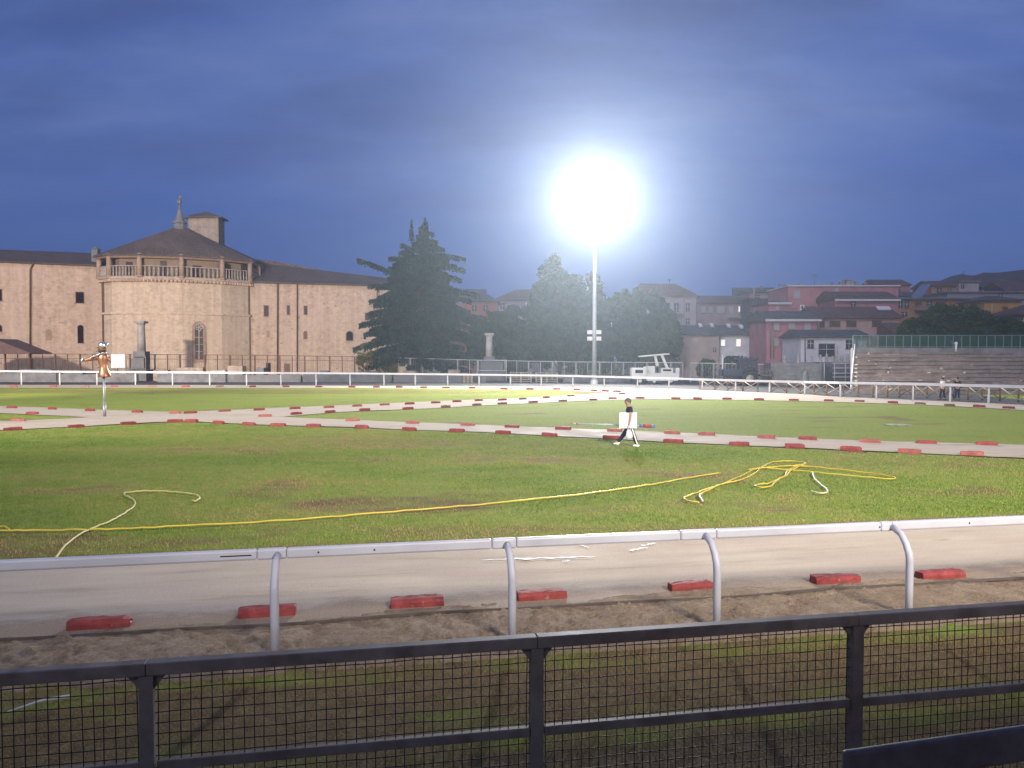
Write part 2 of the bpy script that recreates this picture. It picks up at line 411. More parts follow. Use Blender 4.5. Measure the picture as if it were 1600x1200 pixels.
ribbon('far_track', [(-500, 600), (-80, 600.5), (0, 601), (300, 601.5), (560, 602.5), (750, 603.5), (900, 605), (1050, 607.5), (1150, 611.5), (1257, 616), (1313, 620), (1426, 625), (1544, 630), (1606, 633), (1760, 640)],
       [(-500, 606), (-80, 606), (0, 606), (300, 606.3), (560, 606.6), (750, 608), (870, 609.5), (930, 612), (966, 614), (1050, 616), (1150, 619), (1257, 622), (1313, 625), (1426, 629), (1544, 634), (1606, 637), (1760, 644)], .004, wob=.18)
ribbon('crossing_track', [(-450, 620), (-80, 632), (0, 634.5), (80, 637), (150, 640), (215, 642), (280, 643.5), (345, 641), (405, 638.5), (460, 636), (514, 634), (558, 632), (601, 630), (640, 628.6), (714, 625.5), (785, 623), (853, 619.7), (900, 617), (955, 613.5), (1050, 610), (1150, 614), (1257, 619), (1313, 622.5), (1426, 627.5), (1544, 632.5), (1606, 635.5), (1760, 643)],
       [(-450, 626), (-80, 642), (0, 645.5), (50, 648), (110, 650.5), (200, 656), (300, 657), (400, 653), (440, 651.5), (463, 649.5), (516, 645), (570, 642), (637, 639.8), (696, 637), (745, 634.2), (833, 630), (927, 626), (1000, 623.8), (1092, 624.2), (1186, 625.6), (1295, 628), (1395, 631), (1438, 632.5), (1530, 637), (1606, 641.5), (1760, 649)], .008, wob=.12, seed=14)
ribbon('middle_track', [(-450, 678), (-80, 661), (0, 658.5), (28, 657.5), (60, 656), (110, 654), (160, 650), (220, 646.5), (280, 645), (350, 646.5), (420, 650), (480, 653.5), (551, 656), (645, 660), (731, 663), (800, 666), (880, 669), (961, 672), (1051, 675.8), (1104, 678), (1197, 682.5), (1262, 685), (1360, 689), (1447, 691), (1541, 693.5), (1620, 696), (1760, 701)],
       [(-450, 703), (-80, 677), (0, 672.5), (20, 671.5), (119, 667), (200, 662), (274, 658.5), (300, 658.7), (342, 661), (389, 663), (434, 664.7), (490, 666), (565, 668), (640, 672), (714, 674), (786, 677), (859, 681), (955, 686), (1052, 691.5), (1155, 696), (1242, 699.5), (1330, 703.7), (1421, 708), (1518, 712.5), (1620, 717), (1760, 722)], .012, wob=.10, seed=31)
YARD = [gnd(px, itp_(px)) for px in (-200, 0, 300, 560, 748, 895, 1050, 1149, 1257, 1313, 1426, 1544, 1606, 1760)] if False else None
# near track
def uv(u, v, z=0.0): return DV * u + DN * v + Vector((0, 0, z))
uu = np.linspace(-30, 70, 700); n = len(uu)
jag = (fbm(uu * .8, uu * 0, 51) - .5) * .5 + (fbm(uu * 4, uu * 0, 57) - .5) * .15
vv = np.linspace(0, 1, 40)[:, None]
VV = (V_KERB + .03) * (1 - vv) + (V_FAR + jag[None]) * vv
UU = np.broadcast_to(uu, VV.shape)
ZZ = .035 + (fbm(UU * .5, VV * 1.6, 61) - .5) * .03; ZZ[-1] = -.01
v = np.stack([UU * DV.x + VV * DN.x, UU * DV.y + VV * DN.y, ZZ], -1).reshape(-1, 3)
i = np.arange(v.shape[0]).reshape(40, n)
me = arr_mesh('near_track', v, np.stack([i[:-1, :-1], i[:-1, 1:], i[1:, 1:], i[1:, :-1]], -1).reshape(-1, 4))
spill = np.maximum(np.clip(1.15 - (VV - V_KERB) / 1.0, 0, 1), np.clip(1 - (VV[-1:] - VV) / .5, 0, 1) * .7) + (fbm(UU * .7, VV * 1.2, 65) - .55) * .5
at_ = me.attributes.new('spill', 'FLOAT', 'POINT'); at_.data.foreach_set('value', spill.ravel().astype(np.float32))
o = link('near_track', me, None, M_track, True); o['kind'] = 'structure'
# earth bank in front of it
uu = np.arange(-9, 13, .03); vv = np.linspace(V_BASE - .08, V_KERB + .34, 64)
UU, VV = np.meshgrid(uu, vv); s = (VV - VV.min()) / (VV.max() - VV.min())
ZZ = .065 * np.clip(s * 4, 0, 1) + (fbm(UU * 1.6, VV * 1.6, 71, 5) - .5) * .09 + (fbm(UU * 9, VV * 9, 77, 4) - .5) * .055 + np.clip(fbm(UU * 16, VV * 16, 78, 2) - .62, 0, 1) * .16 * (fbm(UU * .8, VV * .8, 76) > .5) - .02
top = V_KERB
ZZ = np.where(VV > top - .06, np.minimum(ZZ, .036 + (fbm(UU * 3, VV * 5, 79) - .5) * .02), ZZ)
crumb = (fbm(UU * .9, VV * 3.0, 83) > (.38 + (VV - top) * 1.1))
ZZ = np.where(VV > top + .02, np.where(crumb, .052 + (fbm(UU * 8, VV * 8, 85) - .5) * .022, .0), ZZ)
ZZ[0] = -.06
v = np.stack([UU * DV.x + VV * DN.x, UU * DV.y + VV * DN.y, ZZ], -1).reshape(-1, 3)
i = np.arange(v.shape[0]).reshape(UU.shape)
o = link('earth_bank', arr_mesh('earth_bank', v, np.stack([i[:-1, :-1], i[:-1, 1:], i[1:, 1:], i[1:, :-1]], -1).reshape(-1, 4)), None, M_dirt, True); o['kind'] = 'structure'
mb = MB()
pts = [uv(u, V_KERB - .03 + .03 * math.sin(u * 1.1) , .052 + .008 * math.sin(u * 2.3)) for u in np.arange(-9, 13, .25)]
for a, b in zip(pts, pts[1:]): mb.bar(a, b, .022, .035)
o = mb.build('track_edging', mat('old_dark_strip', (.10, .08, .07), .9, 0, .4, 4)); tag(o, 'thin dark edging strip along the near side of the sand track', 'edging')
# chalk marks spilled on the near track
M_chalk = mat('chalk_white', (.82, .82, .82), .9, 0, .08, 10)
def chalk(px0, py0, px1, py1, w):
    mb = MB(); a, b = gnd(px0, py0), gnd(px1, py1); k = 26; up = []; lo = []
    d = (b - a); nn = Vector((-d.y, d.x, 0)).normalized()
    for j in range(k + 1):
        t = j / k; ww = w * (math.sin(math.pi * min(1, max(0, t))) ** .6) * random.uniform(.25, 1.2) + .004
        c = a + d * t + nn * random.uniform(-.03, .03); up.append(c + nn * ww); lo.append(c - nn * ww)
    for j in range(k): mb.poly([Vector((*p.xy, .056)) for p in (lo[j], lo[j + 1], up[j + 1], up[j])])
    o = mb.build('chalk_marking', M_chalk); o['kind'] = 'structure'
chalk(752, 880, 930, 875, .055); chalk(982, 866, 1012, 860, .05); chalk(1002, 858, 1024, 853, .05); chalk(878, 883, 892, 881, .03); chalk(905, 856, 920, 861, .03)

# ---------------------------------------------------------------- grass blades (nobody could count them)
def grass(name, n, ylo, yhi, hgt, wid, clip, label):
    # sample evenly on the ground inside the visible wedge
    y = np.sqrt(RNG.uniform(ylo ** 2, yhi ** 2, n)); x = RNG.uniform(-.80, .80, n) * (y + 1.0)
    b = bare(x, y); keep = (RNG.random(n) > b * (.72 if yhi < 10 else .96)) & clip(x, y)
    x, y, b = x[keep], y[keep], b[keep]; n = len(x)
    clump = fbm(x * 1.1, y * 1.1, 91)
    tuft = fbm(x * 4.2, y * 3.2, 191, 3)
    h = hgt * RNG.uniform(.45, 1.25, n) * (.45 + .6 * clump + .9 * np.clip(tuft - .35, 0, 1)); w = wid * RNG.uniform(.7, 1.3, n)
    a = RNG.uniform(0, 2 * np.pi, n); t = RNG.uniform(0, 2 * np.pi, n); lean = h * RNG.uniform(.1, .7, n)
    z0 = np.full(n, -.02)
    v = np.empty((n, 3, 3), np.float32)
    v[:, 0] = np.stack([x - np.cos(a) * w, y - np.sin(a) * w, z0], -1)
    v[:, 1] = np.stack([x + np.cos(a) * w, y + np.sin(a) * w, z0], -1)
    v[:, 2] = np.stack([x + np.cos(t) * lean, y + np.sin(t) * lean, z0 + h], -1)
    me = arr_mesh(name, v.reshape(-1, 3), np.arange(n * 3).reshape(-1, 3))
    tone = np.clip((.70 if yhi < 10 else .17) + .75 * (fbm(x * .18, y * .45, 95) - .35) * 1.6 + (tuft - .5) * .9 + b * .85 + RNG.normal(0, .16, n), 0, 1)
    A = me.attributes.new('tone', 'FLOAT', 'FACE'); A.data.foreach_set('value', tone.astype(np.float32))
    o = link(name, me, None, M_blade); tag(o, label, 'grass', None, 'stuff')
def vcoord(x, y): return x * DN.x + y * DN.y
def in_mid(x, y):
    den = y * CP + H * SP; px = 800 + F * x / den; py = 600 - F * (y * SP - H * CP) / den
    lo = np.interp(px, [-80, 0, 119, 200, 274, 300, 389, 490, 640, 786, 955, 1155, 1330, 1518, 1760], [677, 673, 667.5, 662.5, 659, 659.5, 664, 667, 673, 678, 687, 697, 705, 713.5, 723])
    return py > lo + .6
grass('grass', 190000, 5.6, 9.0, .034, .003, lambda x, y: vcoord(x, y) < V_BASE + .1, 'worn green and straw grass strip behind the dark mesh fence')
grass('grass', 620000, 12.5, 37, .045, .008, lambda x, y: (vcoord(x, y) > V_FAR + .1) & in_mid(x, y), 'trodden green grass between the near rail and the middle track')

# ================================================================ STAND FENCE, NEAR BARRIER
def line_pt(ref, px):
    """point on the line through ref along DV seen at image column px (ground-plan)"""
    # solve ((ref + DV*s).x) / depth = (px-800)/F ; depth ~ y*CP + (H-z)*SP
    k = (px - 800) / F; z = ref.z
    c0 = ref.y * CP + (H - z) * SP
    s = (k * c0 - ref.x) / (DV.x - k * DV.y * CP)
    return ref + DV * s
f_top = at(800, 1004, 4.5)
fence = empty('mesh_fence', (f_top.x, f_top.y, 0), 'dark iron fence of square wire mesh along the stand, nearest the camera', 'fence')
post_s = [line_pt(f_top, p) for p in (230, 838, 1337)]
s0, s1 = line_pt(f_top, -420), line_pt(f_top, 1990)
stops = [s0] + post_s + [s1]
ZT, ZM = f_top.z, f_top.z - .53
for a, b in zip(stops, stops[1:]):
    mb = MB(); mb.bar(Vector((a.x, a.y, ZT)) + DV * .001, Vector((b.x, b.y, ZT)) - DV * .001, .074, .068); mb.build('top_rail', M_iron, fence, bevel=.006)
    mb = MB(); mb.bar(Vector((a.x, a.y, ZM)) + DV * .045, Vector((b.x, b.y, ZM)) - DV * .041, .042, .055); mb.build('middle_rail', M_iron, fence, bevel=.005)
    mb = MB(); L = (b - a).length; k = int(L / .054); off = -DN * .0
    for j in range(1, k):
        c = a + (b - a) * (j / k) + DN * random.uniform(-.004, .004)
        w = random.uniform(-.006, .006)
        mb.tube([Vector((c.x, c.y, .12)), Vector((c.x + w, c.y, ZM + .1)), Vector((c.x, c.y, ZT - .03))], .003, 5, False)
    for j in range(22):
        z = ZT - .065 - j * .06
        pts = []
        for q in range(13):
            c = a + (b - a) * (q / 12); pts.append(Vector((c.x, c.y, z + random.uniform(-.004, .004))) + DN * .005)
        mb.tube(pts, .003, 5, False)
    mb.build('wire_mesh', M_wire, fence, True)
for p in post_s:
    mb = MB(); mb.box(-.036, .036, -.036, .036, 0, ZT - .035)
    for sx in (-1, 1):   # small corner gussets under the top rail
        mb.prism([Vector((sx * .037, -.012, ZT - .035)), Vector((sx * .10, -.012, ZT - .035)), Vector((sx * .037, -.012, ZT - .11))], (0, .024, 0))
    ang = math.atan2(DV.y, DV.x); mb.bm.transform(Matrix.Translation((p.x, p.y, 0)) @ Matrix.Rotation(ang, 4, 'Z'))
    mb.build('post', M_iron, fence)
# the flat bar in the near right corner
bt = at(1420, 1160, 2.62); d2 = Vector((4900 / F, 1, 0)).normalized()
def b_at(px): 
    k = (px - 800) / F; c0 = bt.y * CP + (H - bt.z) * SP
    return bt + d2 * ((k * c0 - bt.x) / (d2.x - k * d2.y * CP))
e0, e1 = b_at(1318), b_at(2100)
bar = empty('hand_rail', (e0.x, e0.y, 0), 'flat dark metal rail cutting the bottom right corner, nearest the camera', 'hand rail')
mb = MB(); mb.bar(e0 - Vector((0, 0, .06)), e1 - Vector((0, 0, .06)), .03, .125); mb.build('rail_bar', M_iron, bar, bevel=.012)
for t in (.25, .85):
    p = e0 + (e1 - e0) * t - Vector((d2.y * -.035, d2.x * .035, 0)) * -1
    mb = MB(); mb.box(p.x - .022, p.x + .022, p.y + .0, p.y + .045, -.02, e0.z - .12); mb.build('post', M_iron, bar)

# ================================================================ RUNNING RAILS
nb = [gnd(px, 557 + (1022 - 557) + (px - 800) * -.0715) for px in (444, 800, 1113, 1403)]
rc = at(800, 848, 8.98)
def nr(px): return line_pt(rc, px)
near = empty('running_rail', (rc.x, rc.y, 0), 'white plastic racecourse rail close to the camera, on goose-neck posts', 'rail')
joints = [-1100, -320, -270, 402, 448, 768, 806, 1062, 1118, 1374, 1392, 1690, 1720, 2700]
for k, (p, q) in enumerate(zip(joints, joints[1:])):
    a, b = nr(p), nr(q); sl = (k % 2 == 1)
    mb = MB(); mb.bar(a + DV * .001, b - DV * .001, .082 if not sl else .086, .115 if not sl else .12)
    mb.build('joint_sleeve' if sl else 'rail_section', M_rail, near, bevel=.022)
for px in (440, 797, 1106, 1397, 1690, 1990, 2290, -60, -700):
    top = nr(px - 6); d = -DN
    basep = Vector((top.x, top.y, 0)) - DN * .37
    z1 = top.z
    pts = [basep + Vector((0, 0, -.05)), basep + Vector((0, 0, .4)), basep + Vector((0, 0, z1 - .34)), basep + DN * .012 + Vector((0, 0, z1 - .27)), basep + DN * .07 + Vector((0, 0, z1 - .16)),
           basep + DN * .16 + Vector((0, 0, z1 - .06)), basep + DN * .33 + Vector((0, 0, z1 - .005))]
    mb = MB(); mb.tube(pts, [.046, .046, .046, .045, .042, .04, .037], 14); o = mb.build('post', M_rail, near, True)
    mb = MB(); mb.tube([basep + Vector((0, 0, -.05)), basep + Vector((0, 0, .03))], .075, 14); mb.build('foot', M_galvl, o, True)
# bolts and scuffs on the rail front
for px in (1371, 1511, 585, 498):
    c = nr(px) - DN * .042; mb = MB(); mb.sphere(c, .011, 8, 6); mb.build('bolt', M_black, near)
mb = MB(); a, b = nr(345), nr(394); mb.bar(a - DN * .0415, b - DN * .0415, .003, .012); mb.build('slot', M_dark, near)

# far rail
tops = [(-70, 579), (0, 580), (300, 582), (560, 583.5), (748, 585.5), (895, 587.5), (1050, 591.5), (1149, 594.5), (1257, 597), (1313, 598), (1426, 600), (1544, 603), (1606, 604.5), (1760, 609)]
bases = [(-70, 600.5), (34, 601), (560, 602.5), (748, 603), (895, 605), (1050, 608), (1149, 612), (1257, 617), (1313, 621), (1426, 626), (1544, 631), (1606, 634), (1760, 642)]
def itp(T, x): return float(np.interp(x, [t[0] for t in T], [t[1] for t in T]))
def frail(px):
    g_ = gnd(px, itp(bases, px)); t = at(px, itp(tops, px), g_.y); return g_, t
g0, _ = frail(800)
far = empty('running_rail', g0, 'long white racecourse rail curving along the far side of the track', 'rail')
pp = [-372, -314, -256, -198, -140, -82, -24, 34, 94, 152, 212, 270, 328, 385.5, 439, 494, 547, 600, 649, 699.5, 748.5, 797.5, 845.7, 895, 944, 996, 1045, 1097, 1149, 1202, 1257, 1312.6, 1368.7, 1426, 1484, 1544, 1606, 1670]
rp = [frail(p) for p in pp]; M_farw = mat('far_rail_white', (.62, .62, .63), .5, 0, .12, .8)
for k in range(0, len(rp) - 1, 4):
    seg = rp[k:k + 5]; mb = MB()
    for (a, b) in zip(seg, seg[1:]): mb.bar(a[1] + (b[1] - a[1]) * .0005, b[1], .12, .19)
    mb.build('rail_section', M_farw, far)
for (g_, t) in rp:
    w = .068; mb = MB()
    mb.tube([g_ + Vector((0, -.05, -.1)), Vector((g_.x, g_.y - .05, t.z - .35)), Vector((g_.x, g_.y - .02, t.z - .14))], [w, w, w * .9], 8)
    mb.build('post', M_farw, far, True)

# worn asphalt yard from the far rail to the walls and fences
ed = [gnd(px, itp(bases, px) - .3) for px in np.linspace(-450, 1760, 140)]
m_, nt, b, pos = base('yard_asphalt', .9, 0, .2); f = noise(nt, pos, .5, 6, .65)
nt.links.new(ramp(nt, f, [(.3, (.04, .04, .042)), (.55, (.075, .072, .07)), (.75, (.11, .105, .10))]), b.inputs['Base Color'])
mb = MB()
for a, c in zip(ed, ed[1:]): mb.poly([Vector((a.x, a.y, .0)), Vector((c.x, c.y, .0)), Vector((c.x * 1.25, 119 if c.x < 20 else 119, .0)), Vector((a.x * 1.25, 119, .0))])
o = mb.build('yard', m_); o['kind'] = 'structure'

# ================================================================ RED KERB BLOCKS
def block_mesh(seed):
    rnd = random.Random(seed); bm = bmesh.new()
    L, W, Hh = .66, .17, .098
    n = 9; rings = []
    prof = [(-.5, 0), (-.49, .5), (-.45, .96), (-.15, 1), (.15, 1), (.45, .96), (.49, .5), (.5, 0)]
    for i in range(n):
        x = (i / (n - 1) - .5) * L; e = 1 - .10 * (abs(i / (n - 1) - .5) * 2) ** 6
        rings.append([bm.verts.new((x + rnd.uniform(-.006, .006), p * W * (1 if q > .6 else 1.06) + rnd.uniform(-.006, .006), q * Hh * e + (rnd.uniform(-.008, .006) if q > 0 else -.03))) for p, q in prof])
    for a, b in zip(rings, rings[1:]):
        for k in range(len(prof) - 1): bm.faces.new((a[k], a[k + 1], b[k + 1], b[k]))
    bm.faces.new(rings[0]); bm.faces.new(rings[-1][::-1])
    if seed % 3 == 0:   # chipped corner
        for v in rings[-1][3:]: v.co.z -= .03; v.co.x -= .02
    bmesh.ops.recalc_face_normals(bm, faces=bm.faces)
    bmesh.ops.bevel(bm, geom=[e for e in bm.edges if e.calc_face_angle(0) > .6], offset=.007, segments=1, affect='EDGES')
    me = bpy.data.meshes.new('kerb_block'); bm.to_mesh(me); bm.free(); return me
BM = {}
for key, m_ in (('r', M_block), ('f', M_block2), ('b', M_block3)):
    for s in range(4):
        me = block_mesh(s); me.materials.append(m_); BM[key, s] = me
ORD = ['first', 'second', 'third', 'fourth', 'fifth', 'sixth', 'seventh', 'eighth', 'ninth', 'tenth', 'eleventh', 'twelfth', 'thirteenth', 'fourteenth', 'fifteenth', 'sixteenth', 'seventeenth', 'eighteenth', 'nineteenth', 'twentieth', 'twenty-first', 'twenty-second', 'twenty-third', 'twenty-fourth', 'twenty-fifth', 'twenty-sixth', 'twenty-seventh', 'twenty-eighth', 'twenty-ninth', 'thirtieth', 'thirty-first', 'thirty-second', 'thirty-third']
ADJ = {'r': 'red', 'f': 'faded red', 'b': 'dull brown'}
def blocks(row, place, group, z, scl=1.0, ang=None, tall=1.0):
    row = sorted(row); P = [gnd(r[0], r[1], z) for r in row]
    for k, (r, p) in enumerate(zip(row, P)):
        key = r[2] if len(r) > 2 else 'r'
        a, b = P[max(0, k - 1)], P[min(len(P) - 1, k + 1)]
        rot = math.atan2(b.y - a.y, b.x - a.x) + random.uniform(-.06, .06) if ang is None else ang + random.uniform(-.03, .03)
        o = bpy.data.objects.new('kerb_block', BM[key, (k * 7 + len(row)) % 4]); COL.objects.link(o)
        o.location = p; o.rotation_euler = (random.uniform(-.03, .03), random.uniform(-.025, .025), rot)
        s = scl * random.uniform(.95, 1.06); o.scale = (s, s, 1.04 * tall * random.uniform(.92, 1.08))
        tag(o, '%s block, %s from left %s' % (ADJ[key], ORD[k], place), 'kerb block', group)
blocks([(158, 978), (418, 959), (652, 944), (846, 933), (1080, 919), (1305, 908), (1469, 901), (1700, 888), (-110, 996)][:7], 'on the near track in front of the near rail', 'blocks along the near track', .045, 1.0, math.atan2(DV.y, DV.x))
FT = [(21.6, 604.5), (83.4, 604.5), (134, 604.7, 'b'), (178.5, 604.6), (238, 604.8, 'b'), (290, 604.8), (343.6, 604.8, 'b'), (395, 605), (447, 605), (498.5, 605.2), (550, 605.6), (588.5, 605.6), (624, 605.8), (662, 606.4, 'b'), (697, 606.6), (738, 607), (787.6, 608), (828, 608.7), (870, 608.8), (901.6, 609.6), (928.6, 611), (946, 611.8), (964, 612.6)]
blocks(FT, 'along the near edge of the far track', 'blocks along the far track', .004, 1.12, None, 1.7)
T2U = [(18.6, 637.6), (82, 639.6), (141, 642.2), (214.6, 644.6), (274, 646, 'f'), (297.7, 646), (351, 643, 'f'), (405, 641.2), (461, 639.2), (514, 637.2, 'f'), (558, 635.2, 'f'), (601, 633.2, 'f'), (640, 631.8), (681, 630), (714, 628.2), (748, 626.4), (785, 625.6), (817, 624.2, 'b'), (853.6, 622, 'f'), (892, 619.2, 'b'), (972, 616, 'b')]
blocks(T2U, 'along the upper edge of the crossing track', 'blocks along the crossing track', .008, 1.0, None, 1.35)
T2L = [(50.6, 647), (414.5, 651, 'f'), (463, 647.6), (515.7, 644.6), (570, 641.4), (637.6, 639.2), (696.5, 636.4, 'b'), (745, 633.4, 'b'), (785, 631.4), (833, 629.2), (879.5, 627.2, 'b'), (927, 625.2), (957, 623.2), (1000, 622.8), (1056, 623.5), (1090, 623.8), (1136, 624), (1186, 625), (1240.6, 626), (1295, 627), (1343, 627.8), (1395, 630), (1438, 631.6, 'b'), (1484, 634.2, 'b'), (1530, 636), (1576, 638.3)]
blocks(T2L, 'along the lower edge of the crossing track', 'blocks along the crossing track', .008, 1.0, None, 1.35)
T3U = [(28.7, 658, 'f'), (551, 657.6, 'f'), (645, 661.6, 'f'), (731, 664.7, 'f'), (800, 667.7), (880, 670.8), (961, 674, 'f'), (1050.5, 677.5, 'f'), (1104, 679.6, 'f'), (1197.5, 684.6, 'f'), (1262, 686.7), (1359.6, 691, 'f'), (1447, 692.6), (1541.6, 695)]
blocks(T3U, 'along the upper edge of the middle track', 'blocks along the middle track', .012, 1.0, None, 1.2)
T3L = [(20, 671.7), (119, 667.3), (200.5, 662.6), (274, 658.9), (299, 659), (342, 661.5), (389.5, 663.6), (434.7, 665), (490, 666), (565.6, 668), (640, 672), (714, 673.7), (786, 677), (859, 680.5), (955.6, 685), (1052, 690.6), (1155, 695), (1242, 698.5), (1330, 702.7), (1421, 707, 'f'), (1518.5, 711, 'f')]
blocks(T3L, 'along the lower edge of the middle track', 'blocks along the middle track', .012, 1.03, None, 1.2)

# ================================================================ HOSES
def smooth_path(px, step=6, z=.03, jit=.0):
    P = [gnd(*p, z) for p in px]; out = []
    for i in range(len(P) - 1):
        p0, p1, p2, p3 = P[max(0, i - 1)], P[i], P[i + 1], P[min(len(P) - 1, i + 2)]
        for k in range(step):
            t = k / step
            q = .5 * (2 * p1 + (p2 - p0) * t + (2 * p0 - 5 * p1 + 4 * p2 - p3) * t * t + (3 * p1 - p0 - 3 * p2 + p3) * t ** 3)
            q.z = z + random.uniform(0, jit); out.append(q)
    out.append(P[-1]); return out
def hose(name, px, label, m_=None, r=.017, parent=None, z=.035):
    p = smooth_path(px, z=z, jit=.018)
    mb = MB(); mb.tube(p, r, 7)
    o = mb.build(name, m_ or M_hose, parent, True, None if parent else p[0])
    if not parent: tag(o, label, 'hose', 'hoses lying on the grass')
    return o
o = hose('garden_hose', [(84, 882), (90, 868), (105, 850), (137, 829), (170, 816), (190, 805), (205, 795), (211, 787), (207, 780), (194, 773), (200, 769.5), (230, 767.5), (265, 768.5), (290, 771), (305, 773), (312, 778), (307, 783), (300, 782)], 'pale yellow hose curling into a hook on the grass, lower left', mat('pale_yellow_hose', (.60, .52, .18), .5, 0, .3, 1.2), .019)
hose('garden_hose', [(-60, 822), (0, 823), (10, 825), (12, 829.5), (-20, 829), (20, 829.2), (60, 828.8), (137, 828), (190, 826.5), (300, 821.5), (400, 816), (500, 809.5), (600, 801), (700, 793), (800, 784), (900, 773.5), (1000, 760), (1040, 753.5), (1085, 745.5), (1125, 739)], 'long yellow hose stretched across the grass behind the near rail', None, .017)
tg = gnd(1230, 735)
t3 = empty('garden_hose', tg, 'tangled yellow hose lying in loops on the grass to the right', 'hose', 'hoses lying on the grass')
def c3(pts): return [(1040 + x / 2.857, 580 + y / 2.857) for x, y in pts]
hose('hose_loop', c3([(160, 548), (225, 515), (290, 490), (340, 468), (390, 442), (440, 432), (500, 427), (560, 424), (625, 412), (570, 402), (500, 403), (470, 410), (430, 430), (400, 455), (345, 483), (265, 503), (200, 522), (130, 547), (95, 560), (83, 570), (105, 580), (150, 587)]), '', None, .017, t3)
hose('hose_loop', c3([(625, 414), (590, 430), (555, 448), (540, 467), (500, 487), (470, 513), (430, 519), (402, 513), (412, 506), (460, 502), (490, 488), (532, 468), (548, 442), (600, 420)]), '', None, .017, t3, .06)
hose('hose_loop', c3([(370, 440), (430, 432), (520, 438), (640, 449), (760, 461), (880, 472), (1000, 481), (1025, 476), (960, 464), (860, 449), (720, 434), (620, 424), (500, 425)]), '', None, .016, t3, .05)
hose('white_end', c3([(165, 580), (160, 572), (152, 560), (155, 552), (160, 548)]), '', M_hosew, .024, t3)
hose('garden_hose', c3([(648, 452), (656, 455), (665, 480), (685, 500), (705, 515), (722, 532), (718, 543), (690, 546), (650, 538)]), 'short hose end in white and yellow beside the tangled hose', mat('white_yellow_hose', (.62, .58, .34), .5, 0, .35, 1), .021)
p = smooth_path([(12, 1112), (40, 1103), (70, 1094), (110, 1088)], z=.05)
mb = MB(); mb.tube(p, [.006 + .012 * k / (len(p) - 1) for k in range(len(p))], 7); o = mb.build('cut_hose', M_hosew, None, True, p[0]); tag(o, 'short piece of pale pipe on the ground behind the mesh fence', 'pipe')
for (px, py, nm, m_, lb) in ((1402, 664, 'flat_stone', M_concrete, 'pale flat slab lying in the grass right of the man'),):
    c = gnd(px, py); mb = MB(); mb.box(c.x - .5, c.x + .5, c.y - .35, c.y + .35, -.02, .03)
    o = mb.build(nm, mat('pale_slab', (.30, .30, .22), .9, 0, .5, 4), None, loc=c, bevel=.02); tag(o, lb, 'slab')

# ================================================================ PEOPLE
def skin(name, verts, edges, m_, parent, loc, sub=2):
    """continuous surface grown round a skeleton: verts = [(co, rx, ry)]"""
    me = bpy.data.meshes.new(name); bm = bmesh.new(); lay = bm.verts.layers.skin.verify()
    vs = []
    for i, (co, rx, ry) in enumerate(verts):
        v = bm.verts.new(co); v[lay].radius = (rx, ry); v[lay].use_root = (i == 0); vs.append(v)
    for a, b in edges: bm.edges.new((vs[a], vs[b]))
    bm.to_mesh(me); bm.free()
    o = bpy.data.objects.new(name, me); COL.objects.link(o)
    me.materials.append(m_)
    s = o.modifiers.new('skin', 'SKIN'); s.use_smooth_shade = True
    o.modifiers.new('sub', 'SUBSURF').levels = sub; o.modifiers['sub'].render_levels = sub
    if parent: o.parent = parent; OFF[o.name] = OFF[parent.name]
    else: o.location = loc; OFF[o.name] = Vector(loc)
    return o
